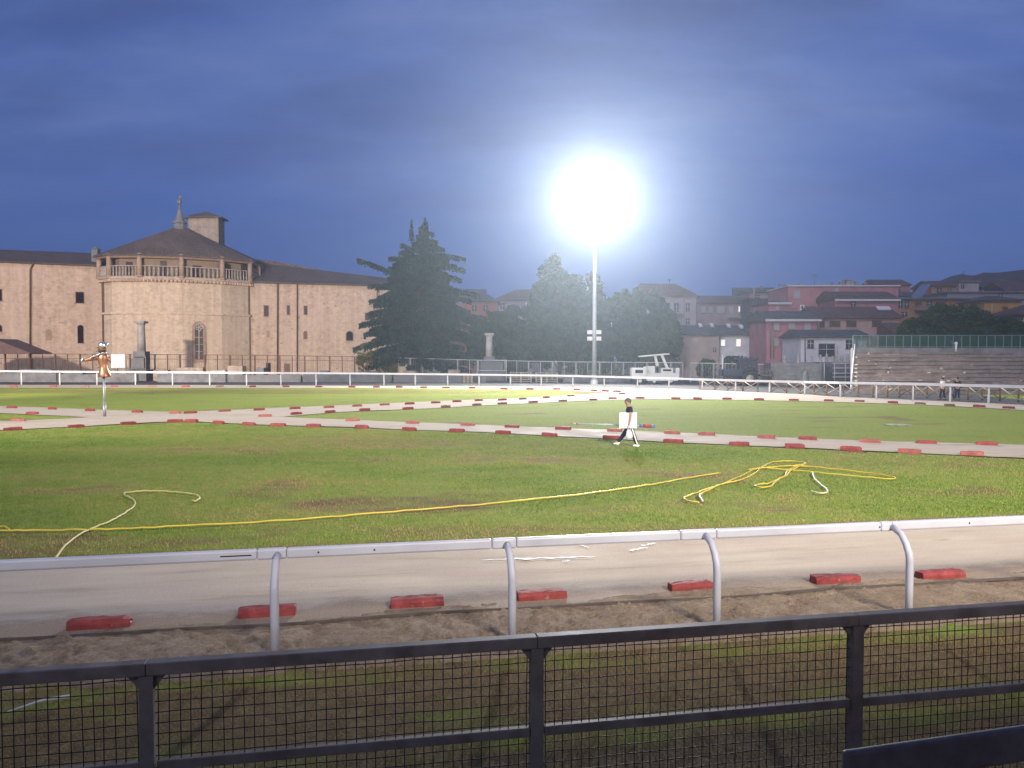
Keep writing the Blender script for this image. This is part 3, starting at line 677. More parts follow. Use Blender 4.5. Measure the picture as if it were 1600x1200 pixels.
def person(loc, rot, label, J, shirt, trousers, shoe, hair, tall=1.0, stripe=None, sleeve='short'):
    """J: joint table; the figure faces -X before rotation"""
    V = Vector; j = {k: V(v) for k, v in J.items()}
    vs = []; ed = []
    def add(co, rx, ry=None, link_=None):
        vs.append((V(co), rx, ry if ry else rx))
        if link_ is not None: ed.append((link_, len(vs) - 1))
        return len(vs) - 1
    pel = add(j['pelvis'], .14, .11)
    wst = add(j['pelvis'].lerp(j['chest'], .5), .125, .11, pel)
    chs = add(j['chest'], .16, .12, wst); nk = add(j['neck'], .062, .062, chs)
    hd = add(j['head'] + V((.002, 0, -.045)), .098, .082, nk); hd2 = add(j['head'] + V((0, 0, .05)), .10, .085, hd)
    add(j['head'] + V((.005, 0, .105)), .05, .05, hd2)
    ns = add(j['head'] + V((-.085, 0, -.01)), .02, .018, hd); add(j['head'] + V((-.115, 0, -.025)), .012, .012, ns)
    for s in (-1, 1): add(j['head'] + V((.015, s * .088, 0)), .014, .02, hd)
    for s, L in ((-1, 'n'), (1, 'f')):
        sh = add(j['sh_' + L], .062, None, chs); el = add(j['el_' + L], .045, None, sh); wr = add(j['wr_' + L], .03, None, el)
        d = (j['wr_' + L] - j['el_' + L]).normalized(); sd = V((1, 0, 0)) if abs(d.x) < .7 else V((0, 0, 1))
        pm = add(j['wr_' + L] + d * .06, .034, .022, wr)
        for q, (o_, l_) in enumerate(((-.03, .085), (-.01, .1), (.01, .095), (.03, .075))):
            k = add(j['wr_' + L] + d * .105 + sd * o_, .010, None, pm)
            add(j['wr_' + L] + d * (.105 + l_ * .45) + sd * o_ + V((0, -s * .03, 0)), .009, None, k)
        add(j['wr_' + L] + d * .06 - sd * .055, .011, None, pm)
        hp = add(j['hip_' + L], .092, None, pel); kn = add(j['kn_' + L], .062, None, hp); an = add(j['an_' + L], .042, None, kn)
        add(j['an_' + L] + (j['toe_' + L] - j['an_' + L]) * .5, .042, .034, an)
    b = skin('person', vs, ed, M_skin, None, loc); b.rotation_euler = (0, 0, rot); b.scale = (tall,) * 3
    tag(b, label, 'person')
    OFF[b.name] = V((0, 0, 0))
    # shirt
    w = j['pelvis'].lerp(j['chest'], .5); e = .55 if sleeve == 'short' else .97
    sv = [(j['pelvis'] + V((0, 0, .02)), .155, .125), (w, .15, .13), (j['chest'], .178, .14), (j['neck'] + V((.005, 0, -.05)), .085, .085)]
    se = [(0, 1), (1, 2), (2, 3)]
    for L in 'nf':
        a, m2 = j['sh_' + L], j['sh_' + L].lerp(j['el_' + L], e); sv += [(a, .083, .083), (m2, .068, .068)]; se += [(2, len(sv) - 2), (len(sv) - 2, len(sv) - 1)]
        if sleeve != 'short': sv += [(j['el_' + L].lerp(j['wr_' + L], .9), .048, .048)]; se += [(len(sv) - 2, len(sv) - 1)]
    skin('shirt', sv, se, shirt, b, None)
    tv = [(j['pelvis'] + V((0, 0, .03)), .152, .122)]; te = []
    for L in 'nf':
        tv += [(j['hip_' + L], .108, .108), (j['kn_' + L], .08, .08), (j['kn_' + L].lerp(j['an_' + L], .6), .068, .068), (j['an_' + L] + V((0, 0, .03)), .066, .066)]
        k = len(tv); te += [(0, k - 4), (k - 4, k - 3), (k - 3, k - 2), (k - 2, k - 1)]
    tr = skin('trousers', tv, te, trousers, b, None)
    if stripe:
        mb = MB()
        for L, sy in (('n', -1),):
            pts = [j['hip_' + L] + V((.03, sy * .112, .05)), j['kn_' + L] + V((.01, sy * .087, 0)), j['kn_' + L].lerp(j['an_' + L], .6) + V((.01, sy * .075, 0)), j['an_' + L] + V((.01, sy * .075, .03))]
            for a, c in zip(pts, pts[1:]): mb.bar(a, c, .012, .04, (1, 0, 0))
        mb.build('side_stripe', stripe, tr)
    for L in 'nf':
        a, t = j['an_' + L], j['toe_' + L]; d = t - a
        skin('shoe', [(a + V((.02, 0, -.02)), .055, .05), (a + d * .35 + V((0, 0, -.015)), .05, .04), (a + d * .75, .05, .032), (a + d * 1.02, .036, .022), (a - V((d.x, d.y, 0)) * .28 + V((0, 0, -.035)), .042, .036)], [(0, 1), (1, 2), (2, 3), (0, 4)], shoe, b, None)
    hp = j['head']
    mb = MB(); mb.sphere(hp + V((.018, 0, .035)), .112, 14, 10, (1.04, .9, 1.0)); mb.sphere(hp + V((.05, 0, -.03)), .075, 12, 8, (.8, 1.05, 1.1))
    mb.build('hair', hair, b, True)
    for s in (-1, 1):
        mb = MB(); mb.sphere(hp + V((-.082, s * .032, .018)), .012, 8, 6); mb.build('eye', M_black, b)
    return b
# walking man: Y=28.1 ; pixel -> local metres
mo = gnd(979, 697)
PXM = F / (mo.y * CP + H * SP)
def mp(px, py, dy=0.0): return Vector(((px - 979) / PXM, dy, (697 - py) / PXM))
J = dict(pelvis=mp(983.5, 668), chest=mp(983.5, 642, 0), neck=mp(982, 633.3), head=mp(980.2, 628),
         sh_n=mp(984, 637, -.20), el_n=mp(983, 650.5, -.30), wr_n=mp(980.5, 663.5, -.30), sh_f=mp(983, 637, .20), el_f=mp(987, 650, .27), wr_f=mp(982, 661, .27),
         hip_n=mp(985, 671, -.09), kn_n=mp(991, 684, -.10), an_n=mp(994.5, 694.3, -.09), toe_n=mp(988, 696.3, -.10),
         hip_f=mp(981.5, 671, .09), kn_f=mp(973, 682, .10), an_f=mp(965, 692.0, .09), toe_f=mp(958.5, 694.0, .10))
man = person(mo, 0, 'man in navy shirt and striped navy trousers striding left across the grass', J, M_navy, M_navy, M_white, M_hair, 1.0, M_white)
# swap: the leg with the stripe trails, the other leads
bx = MB(); a, b_ = mp(966, 668.2, 0), mp(993.3, 644.2, 0)
bx.box(a.x, b_.x, -.255, -.165, a.z, b_.z); bx.bm.transform(Matrix.Translation(mo)); o = bx.build('white_board', M_white, None, loc=mo + Vector((0, -.2, a.z)), bevel=.008)
tag(o, "square white board held under the walking man's arm", 'board')
def bag_at():
    mb = MB(); c = mp(980.8, 677, -.33); w, h = .115, .17
    secs = [(c + Vector((0, 0, -h)), w * .8, .05), (c + Vector((.01, 0, -h * .6)), w * 1.12, .085), (c + Vector((0, 0, 0)), w * 1.05, .08), (c + Vector((-.005, 0, h * .6)), w * .8, .045), (c + Vector((-.01, 0, h * .95)), w * .45, .02)]
    mb.loft(secs, 14)
    for v in mb.bm.verts: v.co += Vector((random.uniform(-.012, .012), random.uniform(-.012, .012), random.uniform(-.01, .01)))
    for s in (-1, 1): mb.tube([c + Vector((s * .06, 0, h * .8)), c + Vector((s * .035, 0, h * 1.3)), c + Vector((-.005, 0, h * 1.75))], .012, 6)
    mb.bm.transform(Matrix.Translation(mo)); return mb.build('carrier_bag', mat('white_plastic_bag', (.72, .70, .72), .4, 0, .2, 9), None, True, mo + c)
tag(bag_at(), "crumpled white carrier bag hanging from the walking man's hand", 'bag')
a, b_ = mp(893.7, 662.7, .30), mp(1025.2, 667, .30); ax = b_ - a
lance = empty('jousting_lance', mo + a.lerp(b_, .6), 'long jousting lance with blue and red butt carried by the walking man', 'lance')
M_lb = mat('blue_paint', (.07, .22, .48), .5, 0, .15, 9); M_lr = mat('lance_red_paint', (.45, .05, .06), .5, 0, .15, 9); M_ls = mat('pale_shaft_paint', (.42, .52, .52), .5, 0, .15, 5); M_ly = mat('pale_yellow_paint', (.6, .55, .35), .5)
for nm, t0, t1, r0, r1, m_ in (('point', 0, .012, .006, .016, M_black), ('tip_band', .012, .055, .022, .022, M_ly), ('ring_band', .055, .085, .024, .022, M_lr), ('shaft', .085, .815, .018, .034, M_ls), ('grip', .815, .855, .055, .062, M_lb), ('grip_band', .855, .955, .064, .064, M_lr), ('butt_cap', .955, 1, .062, .055, M_lb)):
    mb = MB(); mb.tube([mo + a + ax * t0, mo + a + ax * t1], [r0, r1], 10); mb.build(nm, m_, lance, True)
# two onlookers by the far right rail
def onlooker(px, depth, face, label, shirt, trousers, shoe, hair, hgt, stride):
    p = Vector((gnd(px, 620).x, depth, 0)); r_ = ray(px, 600); p.x = r_.x * depth / r_.y
    J = dict(pelvis=(0, 0, .95), chest=(-.01, 0, 1.33), neck=(-.02, 0, 1.5), head=(-.05, 0, 1.62), sh_n=(0, -.2, 1.43), el_n=(.03, -.25, 1.15), wr_n=(-.06, -.24, .92), sh_f=(0, .2, 1.43), el_f=(.02, .25, 1.15), wr_f=(-.08, .24, .93),
             hip_n=(.0, -.09, .88), kn_n=(-.04 + stride * .6, -.1, .48), an_n=(stride, -.1, .09), toe_n=(stride - .17, -.12, .04), hip_f=(0, .09, .88), kn_f=(-.05 - stride * .5, .1, .48), an_f=(-stride, .1, .09), toe_f=(-stride - .17, .12, .04))
    return person(p, face, label, J, shirt, trousers, shoe, hair, hgt, None, 'long' if stride < .1 else 'short')
onlooker(1473, 57.6, 0, 'person in pale shirt and dark trousers walking behind the far right rail', mat('pale_shirt', (.55, .55, .62), .8, 0, .1, 9), mat('dark_jeans', (.03, .035, .055), .9, 0, .2, 9), M_black, mat('dark_hair', (.02, .016, .014), .8), .95, .16)
onlooker(1496, 57.4, .9, 'person in all dark clothes standing behind the far right rail', mat('black_jacket', (.014, .014, .018), .9, 0, .2, 9), mat('blue_jeans', (.022, .04, .085), .9, 0, .2, 9), M_black, MATS['dark_hair'], .95, .06)

# ================================================================ THE SWIVELLING TARGET FIGURE
db = gnd(163, 651); PD = F / (db.y * CP + H * SP)
def dp(px, py, dy=0.0): return db + Vector(((px - 163) / PD, dy, (651 - py) / PD))
dm = empty('target_dummy', db, 'copper half-figure with silver helmet and outstretched arm turning on a pole', 'target dummy')
mb = MB(); mb.tube([dp(163.3, 653), dp(163.3, 587)], .058, 14); mb.build('pole', M_galv, dm, True)
mb = MB(); mb.tube([dp(163.6, 653), dp(163.6, 630)], .085, 14); mb.tube([dp(163.6, 630), dp(163.4, 628)], [.085, .06], 14); mb.tube([dp(163.6, 653), dp(163.6, 651.2)], .16, 14); mb.build('pole_sleeve', M_galv, dm, True)
mb = MB(); mb.loft([(dp(165, 589), .34, .28), (dp(165, 588), .35, .29), (dp(164.6, 583), .29, .25), (dp(163.8, 576), .22, .19), (dp(163, 571.5), .19, .165), (dp(162.4, 567), .23, .18), (dp(162, 561.5), .29, .2), (dp(162.3, 557), .29, .19), (dp(162.8, 553.5), .2, .15), (dp(163.2, 551), .10, .1)], 24)
torso = mb.build('torso', M_copper, dm, True)
mb = MB(); mb.tube([dp(165, 589.6), dp(165, 588)], .13, 14); mb.build('socket', M_black, dm, True)
mb = MB(); mb.tube([dp(157, 557.5, -.05), dp(150, 560), dp(143, 561.2), dp(136, 562.5), dp(131.5, 563.3)], [.13, .12, .10, .085, .065], 14); mb.build('arm', M_copper, dm, True)
mb = MB(); mb.sphere(dp(130.2, 563.4), .075, 12, 8, (1.2, .8, 1.2))
for k in range(4): mb.tube([dp(130, 561.8 + k * 1.0), dp(128.2, 561.6 + k * 1.1), dp(127.8, 562.6 + k * 1.0)], .022, 7)
mb.tube([dp(130.6, 561.5), dp(130, 559.8)], .022, 7); mb.build('hand', M_silver, dm, True)
mb = MB(); mb.tube([dp(167, 558, .05), dp(172, 562, .08), dp(175, 566, .1)], [.12, .1, .08], 12); mb.build('arm', M_copper, dm, True)
mb = MB(); mb.loft([(dp(163, 551.3), .1, .1), (dp(162.6, 549), .15, .14), (dp(162.2, 546), .19, .17), (dp(162.2, 543), .2, .18), (dp(162.6, 540.5), .2, .18)], 18)
mb.tube([dp(156.6, 545), dp(154.8, 546.2), dp(156.4, 547)], [.04, .045, .03], 8); head = mb.build('head', M_copper, dm, True)
mb = MB(); mb.loft([(dp(162.6, 552), .12, .12), (dp(161.6, 549.6), .2, .18), (dp(161.9, 547.4), .205, .185)], 16); mb.build('beard', M_black, head, True)
for s in (-.09, .02): mb = MB(); mb.sphere(dp(156.6, 543.6, s - .06), .03, 8, 6); mb.build('eye', M_black, head)
mb = MB(); mb.loft([(dp(163, 542.2), .235, .21), (dp(163, 540.5), .255, .23), (dp(163, 538), .25, .22), (dp(163.2, 536), .19, .17), (dp(163.4, 535), .08, .08)], 20)
for v in mb.bm.verts: v.co += Vector((random.uniform(-.015, .015),) * 3)
mb.build('helmet', M_silver, dm, True)
mb = MB()
sp_ = [dp(146, 559, -.13), dp(150, 557, -.16), (dp(154.5, 556, -.21)), dp(159, 553.8, -.20), dp(164, 551.8, -.15), dp(167, 551.5, .0)]
mb.tube(sp_, .035, 7)
for k in range(11):
    t = k / 10 * (len(sp_) - 1); i_ = min(int(t), len(sp_) - 2); mb.sphere(sp_[i_].lerp(sp_[i_ + 1], t - i_) + Vector((0, -.03, 0)), .05, 8, 6)
mb.build('collar_chain', M_silver, dm, True)
# target box on the other arm, turned so two faces show
c = dp(184.5, 564.2, .1); mb = MB(); wv = Vector((math.cos(.35), -math.sin(.35), 0)); 
hw, hd_, hh = .27, .30, .37
ang = .78
mb.box(-.31, .31, -.2, .2, -hh, hh); mb.bm.transform(Matrix.Translation(c) @ Matrix.Rotation(.62, 4, 'Z')); tb = mb.build('target_box', mat('white_target_paint', (.74, .74, .76), .55, 0, .06, 3), dm, bevel=.012)

# ================================================================ CHURCH
CY = 120.0
FL = .5; RT = 11.4; cc = at(286, 560, CY + RT * FL); cc.z = 0
church = empty('church', (cc.x, CY, 0), 'long old stone church with round apse tower, open loggia and lantern', 'church')
def zy(py, Y): return at(800, py, Y).z
def ring12(r, z, n=12, c=cc, ph=0.0):
    """twelve corners with one corner straight towards the camera"""
    d = Vector((c.x, c.y, 0)).normalized(); rt = Vector((d.y, -d.x, 0)); o_ = Vector((c.x, c.y, z))
    return [o_ + rt * r * math.sin(2 * math.pi * (k + ph) / n) - d * r * FL * math.cos(2 * math.pi * (k + ph) / n) for k in range(n)]
def frustum(mb, r0, z0, r1, z1, cap=True, c=cc):
    a = ring12(r0, z0, c=c); b = ring12(r1, z1, c=c); n = 12
    va = [mb.bm.verts.new(p) for p in a]; vb = [mb.bm.verts.new(p) for p in b]
    for k in range(n):
        j = (k + 1) % n; mb.bm.faces.new((va[k], va[j], vb[j], vb[k]))
    if cap: mb.bm.faces.new(va[::-1]); mb.bm.faces.new(vb)
zFloor = zy(434, CY); zStr = zy(489.5, CY); zEave = zy(399, CY - .6)
mb = MB(); frustum(mb, RT, -.2, RT, zStr); tower = mb.build('apse_wall', M_apse, church)
mb = MB(); frustum(mb, RT - .12, zStr + .02, RT - .12, zFloor - .75); mb.build('apse_wall', M_apse, church)
mb = MB(); frustum(mb, RT + .26, zStr - .16, RT + .2, zStr + .16); mb.build('string_course', M_apse, church)
mb = MB(); frustum(mb, RT - .1, zFloor - .75, RT + .45, zFloor - .18); frustum(mb, RT + .62, zFloor - .17, RT + .62, zFloor); 
P = ring12(RT + .02, zFloor - .5)
for k in range(12):
    a, b = P[k], P[(k + 1) % 12]
    for q in range(11):
        c = a.lerp(b, (q + .5) / 11); d = (c - cc); d.z = 0; d.normalize(); mb.bar(c - d * .1, c + d * .55, .2, .3)
mb.build('corbel_table', M_church, church)
# loggia: columns, railing, inner drum
RL = RT + .28
cols = ring12(RL, zFloor); zTop = zEave + .35
for k in list(range(0, 5)) + list(range(8, 12)):
    p = cols[k]
    mb = MB(); mb.tube([p + Vector((0, 0, -.01)), p + Vector((0, 0, .25))], .46, 8); mb.tube([p + Vector((0, 0, .25)), p + Vector((0, 0, zTop - zFloor - .35))], [.40, .36], 10)
    mb.tube([p + Vector((0, 0, zTop - zFloor - .35)), p + Vector((0, 0, zTop - zFloor - .1))], [.36, .5], 8); mb.build('column', M_brick, church, True)
zR = zFloor + 1.75
for k in list(range(0, 4)) + list(range(8, 12)):
    a, b = cols[k], cols[(k + 1) % 12]; d = (b - a).normalized(); a2, b2 = a + d * .42, b - d * .42
    mb = MB(); U = Vector((0, 0, 1))
    mb.bar(a2 + U * 1.7, b2 + U * 1.7, .18, .12); mb.bar(a2 + U * .1, b2 + U * .1, .2, .16)
    M_bal = mat('balustrade_stone', (.33, .28, .25), .9, 0, .3, 1.5); bal = mb.build('balustrade', M_bal, church)
    mb = MB()
    for q in range(8):
        c = a2.lerp(b2, (q + .5) / 8); mb.tube([c + U * .2, c + U * .55, c + U * 1.0, c + U * 1.61], [.10, .12, .07, .09], 8)
    mb.build('balusters', M_bal, bal, True)
mb = MB(); frustum(mb, RT - 1.3, zFloor, RT - 1.3, zTop + .4, False); mb.build('inner_drum', mat_wall('shaded_ochre_plaster', (.22, .165, .115)), church)  # back wall coloured darker to put the loggia's shade into it
Pd = ring12(RT - 1.27, zFloor)
for k, t, w, h in ((0, .42, 1.25, 2.1), (11, .5, .9, 2.6), (1, .45, .9, 2.6), (10, .4, 1.0, 2.4)):
    a, b = Pd[k], Pd[(k + 1) % 12]; c = a.lerp(b, t); d = (b - a).normalized(); nrm = Vector((c.x - cc.x, c.y - cc.y, 0)).normalized()
    mb = MB(); mb.bar(c + nrm * .03 + Vector((0, 0, .02)), c + nrm * .03 + Vector((0, 0, h)), w, .16, nrm) if False else mb.hexa(*[[c - d * w / 2 + Vector((0, 0, z)), c + d * w / 2 + Vector((0, 0, z)), c + d * w / 2 + nrm * .08 + Vector((0, 0, z)), c - d * w / 2 + nrm * .08 + Vector((0, 0, z))] for z in (.0, h)])
    mb.build('door', mat('dark_brown_door', (.045, .022, .02), .6), church)
# roof: shallow twelve-sided pyramid with thick tiled eave
apZ = zy(356, cc.y)
mb = MB(); frustum(mb, RT + 1.15, zEave - .12, RT + 1.15, zEave + .12); frustum(mb, RT + 1.17, zEave + .1, 1.0, apZ)
roof = mb.build('roof', M_tile, church)
mb = MB(); frustum(mb, RT + .75, zEave + .0 - .42, RT + .85, zEave - .14); mb.build('eave_beam', M_wood, church)
lc = at(281, 357, cc.y); 
def lz(py): return at(281, py, cc.y).z
mb = MB(); mb.loft([((lc.x, lc.y, lz(364)), 1.0, 1.0), ((lc.x, lc.y, lz(357)), .95, .95), ((lc.x, lc.y, lz(350)), .9, .9), ((lc.x, lc.y, lz(349)), 1.12, 1.12), ((lc.x, lc.y, lz(346.5)), 1.05, 1.05), ((lc.x, lc.y, lz(346)), .78, .78), ((lc.x, lc.y, lz(334)), .42, .42), ((lc.x, lc.y, lz(323)), .16, .16), ((lc.x, lc.y, lz(319)), .08, .08)], 10)
lan = mb.build('lantern_spire', M_stonegrey, church)
mb = MB(); mb.sphere((lc.x, lc.y, lz(315.6)), .36, 14, 10); mb.sphere((lc.x, lc.y, lz(310.5)), .14, 10, 6); mb.tube([(lc.x, lc.y, lz(319)), (lc.x, lc.y, lz(303.5))], .05, 8); mb.bar((lc.x - .1, lc.y, lz(307.3)), (lc.x + .42, lc.y, lz(307.3)), .06, .3); mb.build('ball_and_vane', M_iron, lan, True)
# square turret on the roof
Yt = cc.y + .6
a, b = at(294.5, 400, Yt), at(342, 400, Yt); zt = at(300, 341, Yt).z
mb = MB(); mb.box(a.x, b.x, Yt, Yt + 2.6, a.z - .5, zt); 
tur = mb.build('roof_turret', M_terrace if False else mat_masonry('turret_masonry', (.30, .245, .205), (.24, .195, .165), (.26, .22, .19), .8), church)
mb = MB(); e = [Vector((a.x - .45, Yt - .45, zt)), Vector((b.x + .55, Yt - .45, zt)), Vector((b.x + .55, Yt + 3.0, zt)), Vector((a.x - .45, Yt + 3.0, zt))]
mb.hexa([p - Vector((0, 0, -.003)) for p in e], [p + Vector((0, 0, .22)) for p in e]); ap = [Vector(((a.x + b.x) / 2 - .25, Yt + 1.3, at(322, 331, Yt + 1.3).z)), Vector(((a.x + b.x) / 2 + .25, Yt + 1.3, at(322, 331, Yt + 1.3).z))]
e2 = [p + Vector((0, 0, .22)) for p in e]
mb.poly([e2[0], e2[1], ap[1], ap[0]]); mb.poly([e2[1], e2[2], ap[1]]); mb.poly([e2[2], e2[3], ap[0], ap[1]]); mb.poly([e2[3], e2[0], ap[0]])
mb.build('turret_roof', M_tile, tur)

# wall panel helper: a vertical wall from (x0,Y0) to (x1,Y1) given by pixels, with openings
class Wall:
    def __init__(s, px0, Y0, px1, Y1):
        a, b = at(px0, 560, Y0), at(px1, 560, Y1); s.a, s.b = Vector((a.x, a.y, 0)), Vector((b.x, b.y, 0))
        s.d = (s.b - s.a).normalized(); s.n = Vector((s.d.y, -s.d.x, 0))
    def hit(s, px, py):
        r = ray(px, py); o = Vector((0, 0, H)); t = ((s.a - o).dot(s.n)) / r.dot(s.n); return o + r * t
    def opening(s, px0, px1, py0, py1, kind='dark', arch=False, parent=None, name='window', proud=.06, mf=None, mp_=None, fw=None, sill=True):
        p, q = s.hit(px0, (py0 + py1) / 2), s.hit(px1, (py0 + py1) / 2); m = (px0 + px1) / 2
        z1, z0 = s.hit(m, py0).z, s.hit(m, py1).z
        w = (q - p).dot(s.d); fw = fw if fw is not None else max(.1, w * .12)
        base_ = Vector((p.x, p.y, 0)); U = Vector((0, 0, 1))
        def pt(u, z, o_): return base_ + s.d * u + U * z + s.n * o_
        def outline(g):
            if not arch: return [(-g, z0 - g), (w + g, z0 - g), (w + g, z1 + g), (-g, z1 + g)]
            r_ = w / 2; pts = [(-g, z0 - g), (w + g, z0 - g)]
            for k in range(0, 11):
                t = math.pi * k / 10
                pts.append((w / 2 + (r_ + g) * math.cos(t), z1 - r_ * arch + (r_ * arch + g) * math.sin(t)))
            return pts
        o_, i_ = outline(fw), outline(0)
        mb = MB(); n_ = len(o_)
        for k in range(n_):
            j = (k + 1) % n_
            A, B, C_, D_ = pt(*o_[k], proud), pt(*o_[j], proud), pt(*i_[j], proud), pt(*i_[k], proud)
            mb.poly([A, B, C_, D_]); mb.poly([pt(*i_[k], proud), pt(*i_[j], proud), pt(*i_[j], .02), pt(*i_[k], .02)]); mb.poly([pt(*o_[j], proud), pt(*o_[k], proud), pt(*o_[k], -.05), pt(*o_[j], -.05)])
        if sill: 
            c0, c1 = pt(-fw * 1.6, z0 - fw * .6, proud + .02), pt(w + fw * 1.6, z0 - fw * .6, proud + .02); mb.bar(c0, c1, .16, fw * .8)
        f = mb.build(name, mf or M_church, parent)
        mb = MB(); mb.poly([pt(*v, .025) for v in i_])
        pane = mb.build('pane' if kind != 'blind' else 'infill', mp_ or M_dark, f)
        if kind == 'shutter':
            mb = MB(); nz = 9
            for k in range(nz):
                za = z0 + (z1 - z0) * (k + .5) / nz; mb.bar(pt(.02, za, .05), pt(w - .02, za, .05), .03, (z1 - z0) / nz * .7)
            mb.build('slats', mp_, f)
        if kind == 'glass':
            mb = MB(); mb.bar(pt(w / 2, z0 + .01, .045), pt(w / 2, z1 - .01, .045), .05, .03, s.n); mb.bar(pt(.01, (z0 + z1) / 2 + .1, .045), pt(w - .01, (z0 + z1) / 2 + .1, .045), .03, .05); mb.build('glazing_bars', M_frame, f)
        return f

LW = Wall(-70, 119.5, 163, 127.5); LW.a = LW.a - LW.d * 28
mb = MB(); U = Vector((0, 0, 1))
def slab(mb, w, z0, z1, depth=.9):
    a, b = w.a, w.b; i_ = -w.n * depth; mb.hexa([a + U * z0, b + U * z0, b + i_ + U * z0, a + i_ + U * z0], [a + U * z1, b + U * z1, b + i_ + U * z1, a + i_ + U * z1])
zA, zB = LW.hit(0, 409).z, LW.hit(155, 415).z
slab(mb, LW, -.2, zA - .15, 8); mb.build('nave_wall', M_church, church)
def wing_roof(w, ze0, ze1, pxr, parent, over=.55, back=6.5, name='roof', m_=M_tile):
    """pitched roof: eave along wall top, ridge given by pixel list at set-back"""
    a, b = w.a + w.n * over, w.b + w.n * over
    mb = MB(); r0, r1 = w.a - w.n * back, w.b - w.n * back
    e0, e1 = a + U * ze0, b + U * ze1; f0, f1 = r0 + U * pxr[0], r1 + U * pxr[1]
    g0, g1 = w.a - w.n * back * 2 + U * ze0, w.b - w.n * back * 2 + U * ze1
    mb.poly([e0, e1, f1, f0]); mb.poly([f0, f1, g1, g0]); mb.poly([e0 - U * .25, e0, f0, g0]); mb.poly([e1, e1 - U * .25, g1, f1]); mb.poly([e0 - U * .25, e1 - U * .25, e1, e0]); mb.poly([e0 - U * .25, g0, g1, e1 - U * .25])
    return mb.build(name, m_, parent)
zr0 = (557 - 392) * (120 + 6) / F + H; zr1 = (557 - 396) * (128 + 6) / F + H
wing_roof(LW, zA + .1, zA + .1, (zr0, zr1 - .2), church)
for q in ((118.5, 131, 456.5, 473.5, False), (-8, 3, 452, 470, False)): LW.opening(q[0], q[1], q[2], q[3], 'dark', False, church, 'window', .05, M_brick, M_dark)
LW.opening(121.5, 130.5, 508, 536, 'dark', 1.0, church, 'window', .05, M_brick, M_dark)
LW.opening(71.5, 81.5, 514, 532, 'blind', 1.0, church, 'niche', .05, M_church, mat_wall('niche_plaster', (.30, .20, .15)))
LW.opening(-8, 3, 507, 518, 'dark', 1.0, church, 'window', .05, M_brick, M_dark)
def pipe(w, px, py0, py1, r=.11, m_=M_rust, elbow=0, parent=church):
    t, b = w.hit(px, py0), w.hit(px, py1); o_ = w.n * .22; b.z = max(b.z, .1); mb = MB()
    pts = [b + o_, t + o_ - U * .9]
    if elbow: pts += [t + o_ * 1.2 + w.d * elbow - U * .2, t + o_ * 2.6 + w.d * elbow]
    else: pts += [t + o_ - U * .0]
    mb.tube(pts, r, 8); mb.build('downpipe', m_, parent, True)
pipe(LW, 47.5, 412, 585, .13, M_rust, .35); 
p, q = at(158.5, 421, 121.0), at(160.5, 432, 121.0); b_ = Vector((q.x, 121, .1)); mb = MB(); mb.tube([b_, q, p + Vector((-.25, .1, .5)), p + Vector((-.3, .8, 1.0))], .21, 8); mb.build('downpipe', M_rust, church, True)
c = at(148, 400, 128); mb = MB(); mb.box(c.x - .55, c.x + .45, 128, 129, c.z - 2, at(148, 389, 128).z); mb.tube([(c.x - .05, 128.5, at(148, 389, 128).z), (c.x - .05, 128.5, at(148, 385.5, 128).z)], [.75, .35], 8); mb.build('chimney', M_stonegrey, church)
RW = Wall(392, 127.5, 640, 137); RW2 = None
zA2, zB2 = RW.hit(402, 440).z, RW.hit(590, 445).z
mb = MB(); slab(mb, RW, -.2, zB2 - .1, 9); mb.build('transept_wall', M_church, church)
zr0 = (557 - 411) * 135 / F + H; zr1 = (557 - 437) * 143.5 / F + H
wing_roof(RW, zA2, zB2, (zr0, zr1), church, .6, 7)
# upper hip of the higher nave roof showing behind
a = at(400, 405, 137); b = at(428, 408, 139); c_ = at(552, 431, 147); d_ = at(552, 440, 147); e_ = at(400, 440, 137)
mb = MB(); mb.prism([a, b, c_, d_, e_], (0, 5, 0)); mb.build('upper_roof', mat_roof('pinkish_tiles', (.17, .115, .10)), church)
for q in ((412.5, 419.5, 477.5, 494), (448.5, 452.5, 477.5, 491), (475, 480, 478, 491.5), (570.5, 577.5, 489, 500)): RW.opening(*q, 'dark', False, church, 'window', .05, M_brick, mat('dark_brown_shutter', (.06, .03, .028), .7))  # windows filled with a dark brown
RW.opening(541, 551.5, 517.5, 532, 'dark', 1.0, church, 'window', .06, M_brick, M_dark)
RW.opening(474, 480.5, 517, 530, 'dark', 1.0, church, 'window', .05, M_church, mat_wall('dark_brown_infill', (.16, .10, .08)))  # arch filled in dark brown, the same as one door below
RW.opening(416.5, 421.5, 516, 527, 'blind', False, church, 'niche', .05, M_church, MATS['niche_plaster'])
RW.opening(415.5, 423, 567, 583, 'dark', False, church, 'door', .05, M_church, M_dark); RW.opening(444, 453, 568, 585, 'blind', False, church, 'door', .05, M_church, MATS['dark_brown_infill'])
for px, w_ in ((433.3, .12), (464, .10), (589, .14)): pipe(RW, px, 443 if px < 580 else 448, 585, w_, M_rust if px < 500 else M_iron)
